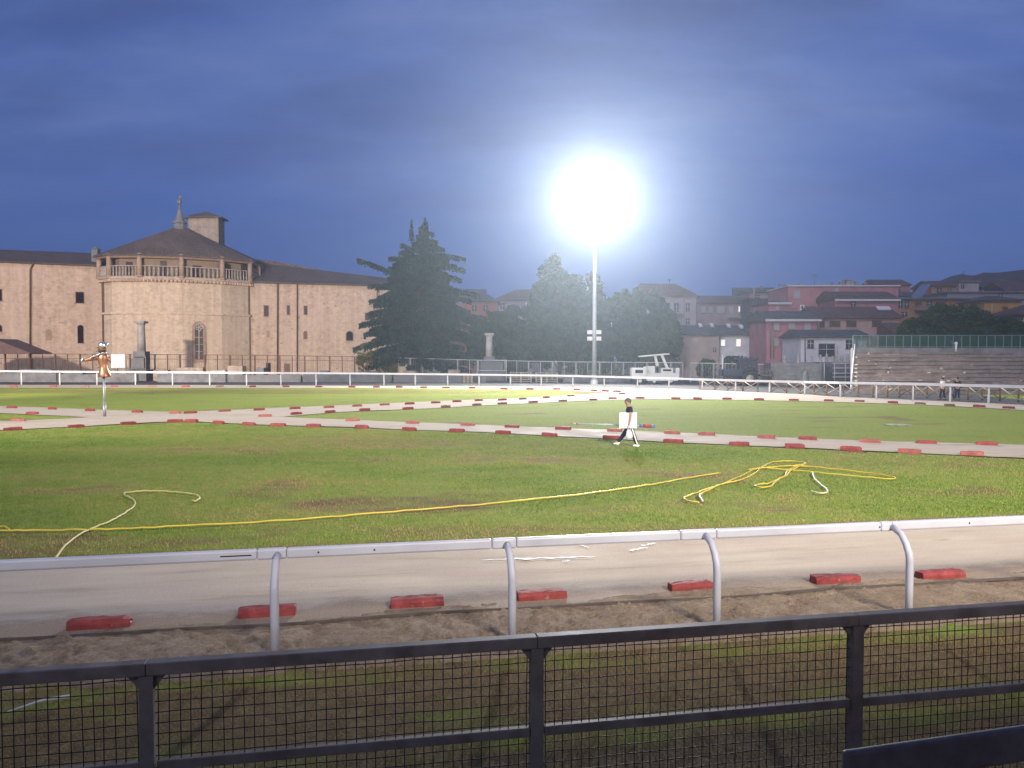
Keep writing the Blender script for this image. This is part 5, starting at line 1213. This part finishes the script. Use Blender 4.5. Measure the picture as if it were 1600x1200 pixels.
# ================================================================ CROSS-BRACED WOODEN FENCE
wf_px = [1094, 1117, 1137, 1161, 1184, 1205, 1229, 1251, 1272, 1292, 1318, 1341, 1364, 1387, 1405, 1428, 1449, 1470, 1491, 1513, 1535, 1563, 1592, 1622, 1655]
def wpos(px):
    q = gnd(px, itp(bases, px)); d = 1.6 + (px > 1300) * min(1, (px - 1300) / 120) * 2.2
    Y = q.y + d; r_ = ray(px, 600); return Vector((r_.x * Y / r_.y, Y, 0))
wf = empty('wooden_fence', wpos(1364), 'brown timber fence with crossed braces behind the far right rail', 'fence')
W_ = [wpos(p) for p in wf_px]
for k, p in enumerate(W_):
    mb = MB(); mb.tube([p - U * .1, p + U * 1.08], .065, 8); mb.build('post', M_wood, wf, True)
    if k:
        a = W_[k - 1]; off = Vector((0, -.07, 0))
        mb = MB(); mb.tube([a + off + U * 1.02, p + off + U * 1.02], .05, 7); mb.build('top_rail', M_wood, wf, True)
        if k % 7 != 5:
            mb = MB(); mb.tube([a + off * 1.2 + U * .12, p + off * 1.2 + U * .95], .042, 7); mb.tube([a + off * 2.2 + U * .95, p + off * 2.2 + U * .12], .042, 7); mb.build('cross_brace', M_woodpale if k % 3 else M_wood, wf, True)

# ================================================================ GRANDSTAND, TERRACE WALLS
gs = empty('grandstand', (at(1480, 560, 68).x, 68, 0), 'old weathered stone terrace of steps at the right edge', 'grandstand')
Yf, Yb = 67.0, 75.0; zb = at(1480, 553, Yb).z; ns = 10
KX = (1337 - 800) / F; xl0, xl1, xr = KX * Yf, KX * Yb, at(1800, 600, Yf).x + 4
mb = MB()
for k in range(ns):
    y0 = Yf + (Yb - Yf) * k / ns; z1 = zb * (k + 1) / ns; z0 = z1 - zb / ns + (.002 if k else -.2); ye = Yb + .2
    c_ = [(KX * y0, y0), (xr, y0), (xr, ye), (KX * ye, ye)]; mb.hexa([(x, y, z0) for x, y in c_], [(x, y, z1) for x, y in c_])
    nose = 0
mb.build('steps', M_terrace, gs)
mb = MB(); rnd = random.Random(4)
for k in range(ns):                                  # uneven seat slabs with gaps
    y0 = Yf + (Yb - Yf) * k / ns; z1 = zb * (k + 1) / ns; x = xl0 + (xl1 - xl0) * k / ns + .1
    while x < xr - 2:
        L = rnd.uniform(1.0, 2.4)
        if rnd.random() > .18: mb.box(x, x + L - .03, y0 - .1 + rnd.uniform(-.04, .04), y0 + .5, z1 + .003, z1 + rnd.uniform(.07, .13))
        x += L
mb.build('seat_slabs', mat('worn_seat_stone', (.28, .24, .21), .9, 0, .5, .7, .4, .04), gs)
zp = at(1480, 543.5, Yb).z
mb = MB(); mb.box(xl1 - .2, xr, Yb + .21, Yb + .7, -.2, zp); mb.build('parapet', mat('pale_parapet_concrete', (.27, .25, .23), .9, 0, .4, .9, .3, .03), gs)
mb = MB(); a, b = Vector((xl0 - .35, Yf, 0)), Vector((xl1 - .1, Yb, zb))
for s_ in (0.02,):
    mb.tube([a + U * .9, b + U * .9], .07, 8)
    for t in np.linspace(0, 1, 6): q = a.lerp(b, t); mb.tube([q, q + U * .9], .05, 6)
mb.build('stair_rail', M_galvl, gs, True)
zg = at(1480, 524, Yb + .5).z
gf = empty('green_fence', (at(1480, 560, Yb + .5).x, Yb + .5, zp), 'green mesh fence on top of the stone terrace', 'fence')
xs_ = np.arange(xl1 - .1, xr, .80)
for x in xs_: mb = MB(); mb.box(x - .03, x + .03, Yb + .42, Yb + .48, zp - .05, zg); mb.build('post', mat('pale_green_paint', (.16, .25, .24), .6, 0, .2, 3), gf)
for nm, z in (('top_rail', zg), ('bottom_rail', zp + .1)): mb = MB(); mb.bar((xl1 - .1, Yb + .45, z), (xr, Yb + .45, z), .05, .06); mb.build(nm, MATS['pale_green_paint'], gf)
mb = MB()
for q in np.arange(xl1, xr, .1): mb.bar((q, Yb + .5, zp + .02), (q, Yb + .5, zg), .028, .028, (0, 1, 0))
for z in np.arange(zp + .1, zg, .1): mb.bar((xl1, Yb + .53, z), (xr, Yb + .53, z), .028, .028)
mb.build('green_mesh', mat('green_wire', (.035, .10, .075), .6, 0, .2, 2), gf)
lp = at(1492, 540, Yb + .3); mb = MB(); mb.tube([(lp.x, Yb + .1, zp - .4), (lp.x, Yb + .1, zp + .35)], .1, 8); mb.sphere((lp.x, Yb + .1, zp + .42), .16, 10, 8); o = mb.build('lamp_post_stub', M_white, None, True, (lp.x, Yb + .1, zp - .4)); tag(o, 'small white round-headed post at the middle of the terrace parapet', 'post')
# rubble wall with concrete baluster stubs, iron steps
a, b = at(1206, 560, 88), at(1288, 560, 86); zt = at(1250, 567, 87).z
mb = MB(); mb.hexa([(a.x, 88, -.2), (b.x, 86, -.2), (b.x, 89, -.2), (a.x, 91, -.2)], [(a.x, 88, zt), (b.x, 86, zt), (b.x, 89, zt), (a.x, 91, zt)])
bmesh.ops.subdivide_edges(mb.bm, edges=list(mb.bm.edges), cuts=7, use_grid_fill=True)
for v in mb.bm.verts: v.co += Vector((random.uniform(-.08, .08), random.uniform(-.12, .12), random.uniform(-.06, .06)))
o = mb.build('rubble_wall', M_rubble, None, True, (a.x, 88, 0)); tag(o, 'grey rubble stone wall in front of the pink house', 'wall')
for k, (x, t) in enumerate(((1226, 555), (1247, 554), (1268, 556.5), (1282, 554), (1291.5, 553.5), (1301, 556), (1307, 541), (1315, 555), (1325, 553), (1333, 556), (1342, 554.5))):
    Y = 88.6; p = at(x, 567, Y); zt2 = at(x, t, Y).z; h_ = zt2 - p.z; mb = MB()
    mb.loft([((p.x, Y, p.z - .3), .2, .2), ((p.x, Y, p.z + h_ * .2), .22, .22), ((p.x, Y, p.z + h_ * .25), .13, .13), ((p.x, Y, p.z + h_ * .55), .2, .2), ((p.x, Y, p.z + h_ * .8), .11, .11), ((p.x, Y, p.z + h_), .16, .16)], 10)
    o = mb.build('baluster_stub', mat('baluster_concrete', (.33, .31, .29), .9, 0, .3, 2), None, True, (p.x, Y, p.z)); tag(o, '%s baluster stub, %s from left on the wall below the white low house' % ('tall thin' if t < 545 else 'broken', ORD[k]), 'baluster', 'baluster stubs on the terrace wall')
a, b = at(1284, 560, 87.2), at(1352, 560, 86)
mb = MB(); zt = at(1320, 566, 87).z; mb.box(a.x, b.x + 1, 87.8, 90, -.2, zt); o = mb.build('terrace_wall', M_concrete, None, loc=(a.x, 87.8, 0)); tag(o, 'low concrete terrace wall behind the iron stepped railing', 'wall')
st = empty('iron_steps', (b.x, 86, 0), 'grey iron steps with handrails left of the stone terrace', 'steps')
for k, py in enumerate((573, 580, 586, 592)): mb = MB(); z = at(1320, py, 86.2).z; mb.box(a.x + .5, b.x, 86 - k * .35, 86.6 - k * .35, z - .08, z); mb.build('tread', M_concrete, st)
for py in (567.5, 575, 583, 589):
    z = at(1320, py, 85).z; mb = MB(); mb.tube([(a.x + .3, 84.9, z), (b.x, 84.9, z)], .05, 7); mb.build('handrail', M_galvl, st, True)
for x in (1288, 1304, 1321, 1338, 1350): p = at(x, 580, 84.9); mb = MB(); mb.tube([(p.x, 84.9, 0), (p.x, 84.9, at(x, 567, 84.9).z)], .05, 7); mb.build('post', M_galvl, st, True)
VY = 82.0
pr = at(1260, 585, 82)
for k, (px, lb) in enumerate(((1259, 'small pale cone-shaped bollard in front of the rubble wall'),)):
    p = at(px, 600, 82); p.z = 0; mb = MB(); mb.loft([((p.x, 82, -.05), .42, .42), ((p.x, 82, .5), .36, .36), ((p.x, 82, .9), .3, .3), ((p.x, 82, 1.5), .24, .24), ((p.x, 82, 1.75), .08, .08)], 12); o = mb.build('bollard', M_stonegrey, None, True, (p.x, 82, 0)); tag(o, lb, 'bollard')

# ================================================================ TOWN HOUSES
M_eave = mat('pale_eave_board', (.5, .48, .5), .6, 0, .1, 2)
def house(name, label, Y, x0, x1, eave, wallm, roofm, depth=9, roof='gable', ridge=None, wins=(), ridge_in=.0, eave_m=None, over=.5, Y1=None, cat='house', base=0.0, group=None, bands=(), balc=(), sky=(), chim=(), pipes=()):
    """front wall from pixel x0 to x1; roof: gable (ridge along the front), hip, flat, none. wins: (x0,x1,y0,y1,kind)"""
    w = Wall(x0, Y, x1, Y1 or Y); a, b = w.a, w.b; m = (a + b) / 2
    root = empty(name, (m.x, m.y, base), label, cat, group)
    ze = w.hit((x0 + x1) / 2, eave).z
    mb = MB(); slab(mb, w, base - .3, ze, depth)
    if roof == 'gable' and ridge:
        zr = at((x0 + x1) / 2, ridge, (a.y + b.y) / 2 + depth / 2).z
        for p in (a, b): mb.prism([p + U * ze, p - w.n * depth + U * ze, p - w.n * depth / 2 + U * (zr - .05)], (b - a).normalized() * (.3 if p is a else -.3))
    mb.build('wall', wallm, root)
    n_, d = w.n, w.d; e0, e1 = a + n_ * over - d * over * .6 + U * (ze - .02), b + n_ * over + d * over * .6 + U * (ze - .02)
    g0, g1 = a - n_ * (depth + over) - d * over * .6 + U * (ze - .02), b - n_ * (depth + over) + d * over * .6 + U * (ze - .02)
    th = U * .22; rf = None
    if roof in ('gable', 'hip'):
        zr = at((x0 + x1) / 2, ridge, (a.y + b.y) / 2 + depth / 2).z; i_ = ridge_in if roof == 'hip' else 0
        r0, r1 = (e0 + g0) / 2 + d * i_, (e1 + g1) / 2 - d * i_; r0.z = r1.z = zr
        mb = MB(); T = [p + th for p in (e0, e1, g1, g0)]
        mb.poly([T[0], T[1], r1, r0]); mb.poly([T[2], T[3], r0, r1]); mb.poly([T[1], T[2], r1]); mb.poly([T[3], T[0], r0])
        B_ = [e0, e1, g1, g0]; mb.poly(B_[::-1])
        for k in range(4): j = (k + 1) % 4; mb.poly([B_[k], B_[j], T[j], T[k]])
        rf = mb.build('roof', roofm, root)
    elif roof == 'flat':
        mb = MB(); mb.hexa([e0, e1, g1, g0], [p + th for p in (e0, e1, g1, g0)]); rf = mb.build('roof', roofm, root)
    elif roof == 'shed':
        zr = at((x0 + x1) / 2, ridge, (a.y + b.y) / 2 + depth).z
        mb = MB(); T = [e0 + th, e1 + th, Vector((g1.x, g1.y, zr)), Vector((g0.x, g0.y, zr))]; B_ = [e0, e1, g1, g0]
        mb.hexa(B_, T); rf = mb.build('roof', roofm, root)
    if eave_m:
        mb = MB(); mb.bar(e0 + n_ * .08 - U * .0, e1 + n_ * .08 - U * .0, .14, .3); mb.build('gutter', eave_m, root)
    for q in wins:
        kind = q[4]
        mm = {'d': M_glassdark, 'w': M_glassdark, 'l': M_shutter_l, 'b': M_shutter_b, 'g': M_lit}[kind]
        w.opening(q[0], q[1], q[2], q[3], {'d': 'glass', 'w': 'dark', 'l': 'shutter', 'b': 'shutter', 'g': 'dark'}[kind], False, root, 'window', .05, M_frame if kind in 'w' else wallm if kind in 'lb' else M_frame if kind == 'g' else M_shutter_b, mm, .09 if kind != 'w' else .18, True)
    for (bx0, bx1, by) in bands:
        p, q = w.hit(bx0, by), w.hit(bx1, by); mb = MB(); mb.bar(p + n_ * .12, q + n_ * .12, .24, .28); mb.build('cornice', M_eave, root)
    for (bx0, bx1, by0, by1) in balc:
        p, q = w.hit(bx0, by1), w.hit(bx1, by1); h_ = w.hit(bx0, by0).z - p.z
        mb = MB(); mb.bar(p + n_ * .62, q + n_ * .62, 1.15, .18); bl = mb.build('balcony', M_concrete, root)
        mb = MB(); mb.bar(p + n_ * 1.15 + U * h_, q + n_ * 1.15 + U * h_, .06, .06)
        L = (q - p).length
        for k in range(int(L / .22) + 1): c = p + d * min(L, k * .22) + n_ * 1.15; mb.bar(c + U * .08, c + U * h_, .03, .03, (0, 1, 0))
        mb.build('railing', M_galv, bl)
    if rf:
        for (sx, sy, sw) in sky:
            zr_ = at(sx, sy, (a.y + b.y) / 2 + depth * .25); mb = MB(); s2 = sw * Y / F / 2
            mb.prism([Vector((zr_.x - s2, zr_.y - .5, zr_.z - .3)), Vector((zr_.x + s2, zr_.y - .5, zr_.z - .3)), Vector((zr_.x + s2, zr_.y + .35, zr_.z + .18)), Vector((zr_.x - s2, zr_.y + .35, zr_.z + .18))], (0, -.1, .18)); mb.build('skylight', M_frame, rf)
        for (cx, cy, cw) in chim:
            q = at(cx, cy, (a.y + b.y) / 2 + depth * .5); s2 = cw * Y / F / 2; mb = MB(); mb.box(q.x - s2, q.x + s2, q.y - s2, q.y + s2, q.z - 2.2, q.z - .25); mb.box(q.x - s2 * 1.4, q.x + s2 * 1.4, q.y - s2 * 1.4, q.y + s2 * 1.4, q.z - .2, q.z); mb.build('chimney', M_brick, rf)
    for px, y0, y1 in pipes: pipe(w, px, y0, y1, .07, M_iron, 0, root)
    return root
# left of the mast
house('house', 'red-orange house between cedar and dark trees, under a grey roof', 150, 724, 778, 472, W_redor, M_tile_gr, 10, 'hip', 458, [(738, 744, 478, 486, 'd'), (756, 762, 478, 486, 'd')], 3, None)
house('house', 'dark roofed house behind the right edge of the cedar', 170, 690, 756, 468, W_mauve, M_tile_gr, 10, 'gable', 452, [])
house('house', 'pale mauve house with broad hipped roof left of the poplar', 165, 772, 872, 470, W_pale, M_tile_red, 14, 'hip', 452, [(782, 788, 474, 483, 'd'), (822, 828, 473, 480, 'g'), (838, 842, 473, 480, 'd')], 5)
# right of the mast
house('house', 'pale pinkish house with red hipped roof right of the floodlight mast', 140, 985, 1087, 464, W_pale, M_tile_red, 11, 'hip', 443, [(1000, 1006, 474, 488, 'd'), (1018, 1024, 474, 488, 'd'), (1041, 1046, 474, 488, 'd'), (1054, 1060, 474, 487, 'd'), (1072, 1077, 474, 486, 'd'), (1072, 1077, 498, 506, 'd')], 3.0, None, .6, None, 'house', 0, None, (), [(1041, 1066, 484, 491)], [(1036, 455, 5), (1055, 453.5, 14)], [], [(1068.5, 466, 520)])
house('apartment_block', 'long mauve apartment block with rows of shutters behind the low houses', 152, 1088, 1178, 474, W_mauve, M_tile_red, 12, 'gable', 462, [(1096, 1102, 479, 489, 'l'), (1107, 1113, 479, 489, 'l'), (1120, 1132, 479, 489, 'l'), (1139, 1146, 479, 489, 'l'), (1154, 1158, 479, 487, 'g'), (1163, 1168, 479, 488, 'l')], 0, None, .6, None, 'apartment block', 0, None, [(1136, 1172, 497)], [(1136, 1172, 491, 497)])
house('apartment_block', 'dark apartment block with stacked balconies left of the pink houses', 146, 1170, 1202, 468, W_dark, M_tile_gr, 12, 'flat', None, [(1180, 1186, 474, 484, 'd'), (1180, 1186, 494, 505, 'd'), (1180, 1186, 514, 525, 'd')], 0, None, .5, None, 'apartment block', 0, None, [], [(1172, 1199, 482, 489), (1172, 1199, 503, 509), (1172, 1199, 523, 529)], [], [(1178, 450, 3)])
house('house', 'flat roofed grey building with roof terrace behind the upper pink house', 168, 1170, 1236, 458, W_mauve, M_tile_gr, 12, 'shed', 449, [(1180, 1186, 461, 467, 'd')], 0, None, .5, None, 'house', 0, None, [(1170, 1200, 470)], [], [], [(1190, 447, 3), (1225, 445, 4)])
house('house', 'low beige house end with blank wall behind the paving machine', 122, 1062, 1123, 524, W_beige, M_tile_gr, 7, 'gable', 508, [(1115, 1118, 544, 549, 'd')], 0, None, .5, None, 'house', 0, None, (), (), [(1094, 508.5, 5), (1112, 508.5, 5)])
house('house', 'low off-white house with two lit windows between beige wall and pink house', 123, 1124, 1171, 524, W_whit, M_tile_gr, 7, 'gable', 508, [(1126.5, 1132.5, 531, 540, 'g'), (1150.5, 1157, 530, 541, 'g')], 0, None, .5, None, 'house', 0, None, (), (), [(1138, 509, 5), (1157.5, 510.5, 5)])
house('house', 'pink house with white gutter and pale shutters', 112, 1197, 1276, 500.5, W_pink, M_tile_gr, 8, 'gable', 486, [(1208.5, 1217.5, 505, 516, 'l'), (1232, 1242, 505, 514, 'l'), (1233, 1241, 514, 522, 'd'), (1257, 1267, 505, 516, 'l'), (1208.5, 1217, 528.5, 541, 'l'), (1233, 1240.5, 530, 540, 'w')], 0, M_eave, .6, None, 'house', 0, None, (), [(1224, 1250, 517, 524.5)], (), (), [(1203, 503, 560), (1208, 515, 560)])
house('house', 'deep pink upper house with flat roof line above the other pink houses', 128, 1230, 1402, 447.5, W_pink2, M_eave, 10, 'flat', None, [(1240, 1250, 454, 466, 'l'), (1287.5, 1295, 466, 476.5, 'w'), (1252, 1255, 478, 483, 'w'), (1304, 1310, 450, 456, 'l')], 0, None, .3, None, 'house', 0, None, (), (), (), [(1247, 444, 4), (1300, 440, 3), (1314, 440, 5), (1325, 437, 8), (1338, 440, 4), (1352, 441, 3)])
house('house', 'low pink wing with white gutter stepping down left of the deep pink house', 126, 1200, 1232, 474, W_pink2, M_tile_gr, 8, 'shed', 470, [(1212, 1217, 478, 484, 'l')], 0, M_eave, .4)
house('house', 'pinkish attic storey with white eave line in front of the deep pink house', 121, 1304, 1400, 469, W_pink, M_tile_red, 8, 'gable', 455.5, [(1330, 1336, 472, 478, 'd')], 0, M_eave, .5)
house('house', 'salmon house with brown shutters under a long dark roof', 116, 1278, 1404, 497.5, W_salmon, M_tile_red, 9, 'gable', 479, [(1280, 1288.5, 501.5, 512, 'b'), (1296, 1313, 501.5, 511, 'b'), (1322, 1338, 501, 511, 'b'), (1362, 1378.5, 501, 511, 'b')], 0, None, .6, None, 'house', 0, None, (), (), [(1380, 482, 20)])
house('house', 'white low house with dark canopy behind the terrace wall', 103, 1251, 1354, 527, W_whit, M_tile_gr, 7, 'gable', 515, [(1262.5, 1270.5, 532, 543.5, 'd'), (1322.5, 1330.5, 532, 544.5, 'd'), (1280, 1303, 538, 556, 'd')], 0, None, .6, None, 'house', 0, None, (), (), (), (), [(1257, 529, 566), (1338, 529, 566)])
cw = Wall(1251, 103, 1354, 103); p, q = cw.hit(1271, 533), cw.hit(1312, 533)
# hill and the houses on it
me, X, Y = grid_mesh('hill', np.linspace(-40, 520, 140), np.linspace(200, 460, 70), lambda x, y: -2 + 31 * np.exp(-((x - 166) / 48) ** 2 - ((y - 290) / 60) ** 2) + 27 * np.exp(-((x - 228) / 52) ** 2 - ((y - 310) / 60) ** 2) + (fbm(x * .09, y * .09, 201) - .5) * 7 + (fbm(x * .35, y * .35, 205) - .5) * 3 - 3)
o = link('hill', me, None, mat_roof('brown_hillside', (.09, .06, .05), .35), True); o['kind'] = 'structure'
hx = [(1372, 1412, 442, 447, 205, W_redor, 'low brown-roofed house on the left foot of the hill'), (1455, 1490, 447, 440, 185, W_orange, 'orange house on the hill under the brown ridge'), (1497, 1528, 455, 441, 190, W_pale, 'pale flat block on the hill beside the orange house'), (1530, 1560, 452, 446, 195, W_mauve, 'small grey house on the hill right of the pale block')]
house('house', 'dark roofed house at the left foot of the brown hill', 205, 1368, 1420, 446, W_redor, M_tile_red, 10, 'gable', 437, [(1378, 1384, 449, 454, 'd'), (1400, 1406, 449, 454, 'd')], 0, None, .5)
house('house', 'orange house high on the slope under the brown ridge', 185, 1454, 1492, 447, W_orange, M_tile_red, 9, 'gable', 439, [(1464, 1471, 450, 458, 'd'), (1481, 1486, 451, 457, 'd')])
house('house', 'pale flat topped block high on the slope beside the orange house', 190, 1496, 1527, 440.5, W_pale, M_concrete, 9, 'flat', None, [(1502, 1506, 445, 450, 'd')])
house('house', 'small grey house high on the slope at the right of the pale block', 196, 1532, 1562, 450, W_mauve, M_tile_red, 9, 'gable', 443, [(1540, 1545, 452, 457, 'd')], 0, None, .5, None, 'house', 0, None, (), (), (), [(1551, 441, 3)])
house('house', 'dark house with brown roof at the far right edge of the slope', 188, 1568, 1650, 456, W_dark, M_tile_red, 10, 'gable', 440, [(1580, 1586, 459, 465, 'd')])
sp = house('house', 'grey house with a slanting solar panel roof below the hill', 160, 1398, 1452, 463.5, W_dark, M_tile_gr, 9, 'shed', 455, [(1404, 1412, 466, 473, 'd')])
a, b, c_, d_ = at(1424, 463, 158), at(1441, 463, 158), at(1455, 443.5, 163), at(1440, 443.5, 163); mb = MB(); mb.hexa([p - U * .2 for p in (a, b, c_, d_)], [a, b, c_, d_]); mb.build('solar_panel', mat('solar_panel_glass', (.12, .15, .22), .15, 0, .2, .6, spec=.7), sp)
house('apartment_block', 'long orange block with grey terrace band below the hill', 155, 1400, 1548, 467, W_orange, M_concrete, 10, 'flat', None, [(1404, 1410, 471, 481, 'd'), (1414, 1420, 471, 481, 'd'), (1430, 1440, 471, 478, 'b'), (1448, 1456, 471, 478, 'd'), (1462, 1478, 471, 478, 'b'), (1505, 1512, 470, 480, 'd'), (1409, 1417, 488, 494, 'd')], 0, None, .9, None, 'apartment block', 0, None, (), [(1428, 1482, 478, 485)])
a, b = at(1436, 467, 153), at(1608, 469, 153)
tb_ = house('house', 'grey walled roof terrace running across below the hill to the right edge', 160, 1478, 1640, 457, mat_wall('grey_parapet', (.20, .19, .21)), M_concrete, 8, 'flat', None, [(1560, 1566, 460, 466, 'd')])
house('house', 'ochre yellow house with one dark window at the right edge', 138, 1536, 1594, 470, W_yellow, M_tile_gr, 8, 'hip', 462, [(1566.5, 1574.5, 479, 490.5, 'b'), (1549, 1551, 473, 487, 'l')], 3, None, .6)
house('house', 'dark pitched roof house in front of the ochre one at the right edge', 128, 1588, 1660, 492, W_dark, M_tile_red, 8, 'hip', 476, [(1596, 1602, 497, 506, 'd')], 4, None, .6)
house('shed', 'small dark tiled shed roof left of the dark bushes', 112, 1392, 1440, 521, W_dark, M_tile_red, 6, 'gable', 504, [], 0, None, .4, None, 'shed')
for k, (px, top, hf, Y, lb) in enumerate(((1436, 492, 36, 104, 'dark bush above the green fence, leftmost of the three'), (1498, 477, 68, 108, 'large dark bush above the green fence, tallest of the three'), (1556, 498, 50, 104, 'dark bush above the green fence, rightmost of the three'), (1596, 508, 30, 105, 'low dark bush at the right edge above the green fence'))):
    tree('bush', px, top, 560, hf, Y, lb, L_bush, 24000, 'bushes above the green fence', 'round', .22, .2, 'bush', 11 + k)
# roof aerials
M_aer = mat('aerial_metal', (.12, .12, .13), .5, .5)
for k, (px, y0, y1, Y, lb) in enumerate(((1273, 446, 428, 131, 'thin roof aerial standing on the deep pink house'), (1218, 456, 444, 170, 'roof aerial on the grey terrace building left of the deep pink house'), (1505, 443, 424, 192, 'roof aerial on the pale block high on the slope'), (1046, 444, 436, 146, 'small roof aerial on the pale house right of the mast'))):
    p = at(px, y0, Y); z1 = at(px, y1, Y).z; mb = MB(); mb.tube([(p.x, Y, p.z - .3), (p.x, Y, z1)], .045, 6)
    for t in (.02, .12, .2): z = z1 - (z1 - p.z) * t - .03; mb.bar((p.x - .5, Y, z), (p.x + .5, Y, z), .03, .03)
    o = mb.build('roof_aerial', M_aer, None, False, (p.x, Y, p.z)); tag(o, lb, 'aerial', 'roof aerials')

# ================================================================ AIR, SKY, LIGHT, CAMERA
mb = MB(); mb.box(-620, 620, -80, 900, -1.05, 75); hz = mb.build('haze', None); hz['kind'] = 'stuff'  # haze added so its scatter gives the lamp a lens-glare halo
m = bpy.data.materials.new('glare_haze'); m.use_nodes = True; nt = m.node_tree; nt.nodes.remove(nt.nodes['Principled BSDF'])
pv = nt.nodes.new('ShaderNodeVolumePrincipled'); pv.inputs['Color'].default_value = (.74, .87, 1, 1); pv.inputs['Density'].default_value = .00084; pv.inputs['Anisotropy'].default_value = .71
m.cycles.volume_sampling = 'EQUIANGULAR'; nt.links.new(pv.outputs[0], nt.nodes['Material Output'].inputs['Volume']); hz.data.materials.append(m)

SUN_EL, SUN_AZ = 4.0, 205.0
w = bpy.data.worlds.new('World'); SC.world = w; w.use_nodes = True; nt = w.node_tree; bg = nt.nodes['Background']
sky = nt.nodes.new('ShaderNodeTexSky'); sky.sky_type = 'NISHITA'; sky.sun_disc = False; sky.sun_elevation = R(SUN_EL); sky.sun_rotation = R(SUN_AZ); sky.ozone_density = 4; sky.dust_density = .6; sky.air_density = 1.0
tc = nt.nodes.new('ShaderNodeTexCoord'); V_ = tc.outputs['Generated']
tint = mixc(nt, 1.0, sky.outputs[0], (1.5, 1.05, 1.75), 'MULTIPLY')
# even dusk overcast: the clear gradient is mostly veiled by high thin cloud
veil = mixc(nt, .80, tint, (.44, .87, 2.68))
sxyz = nt.nodes.new('ShaderNodeSeparateXYZ'); nt.links.new(V_, sxyz.inputs[0])
zz = nt.nodes.new('ShaderNodeMath'); zz.operation = 'ADD'; zz.inputs[1].default_value = .22; nt.links.new(sxyz.outputs[2], zz.inputs[0])
dx = nt.nodes.new('ShaderNodeMath'); dx.operation = 'DIVIDE'; nt.links.new(sxyz.outputs[0], dx.inputs[0]); nt.links.new(zz.outputs[0], dx.inputs[1])
dy = nt.nodes.new('ShaderNodeMath'); dy.operation = 'DIVIDE'; nt.links.new(sxyz.outputs[1], dy.inputs[0]); nt.links.new(zz.outputs[0], dy.inputs[1])
cb = nt.nodes.new('ShaderNodeCombineXYZ'); nt.links.new(dx.outputs[0], cb.inputs[0]); nt.links.new(dy.outputs[0], cb.inputs[1])
n1 = noise(nt, scaled(nt, cb.outputs[0], (1.0, 2.4, 1)), 1.3, 8, .6); n2 = noise(nt, scaled(nt, cb.outputs[0], (.8, 1.7, 1)), 1.15, 8, .58)
hi = ramp(nt, sxyz.outputs[2], [(.10, (0, 0, 0)), (.30, (1, 1, 1))])
clf = mixc(nt, 1.0, ramp(nt, n1, [(.36, (0, 0, 0)), (.66, (1, 1, 1))]), hi, 'MULTIPLY')
lit = mixc(nt, 1.0, veil, (2.0, 1.5, 1.12), 'MULTIPLY')
dk = mixc(nt, 1.0, veil, (.96, .81, .74), 'MULTIPLY')
c1 = mixc(nt, clf, veil, lit)
clf2 = mixc(nt, 1.0, ramp(nt, n2, [(.44, (0, 0, 0)), (.60, (.95, .95, .95))]), hi, 'MULTIPLY')
c2 = mixc(nt, clf2, c1, dk)
nt.links.new(c2, bg.inputs[0]); bg.inputs[1].default_value = .124
sun = bpy.data.lights.new('sun', 'SUN'); sun.energy = 1.15; sun.angle = R(25); sun.color = (.93, .93, 1.0)
so = bpy.data.objects.new('sun', sun); COL.objects.link(so)
az = R(SUN_AZ); el = R(32)
so.rotation_euler = (-Vector((math.sin(az) * math.cos(el), math.cos(az) * math.cos(el), math.sin(el)))).to_track_quat('-Z', 'Y').to_euler()

cam = bpy.data.cameras.new('camera'); co = bpy.data.objects.new('camera', cam); COL.objects.link(co); SC.camera = co
cam.sensor_width = 36; cam.lens = 36 * F / 1600; cam.clip_start = .05; cam.clip_end = 3000
co.location = (0, 0, H); co.rotation_euler = (R(90) - PITCH, 0, 0)
SC.view_settings.view_transform = 'Standard'; SC.view_settings.look = 'None'; SC.view_settings.gamma = 1; SC.view_settings.exposure = .17
cy = SC.cycles; cy.max_bounces = 6; cy.diffuse_bounces = 3; cy.glossy_bounces = 3; cy.volume_bounces = 0; cy.use_denoising = True; cy.denoising_prefilter = 'NONE'
cy.sample_clamp_indirect = 1.5
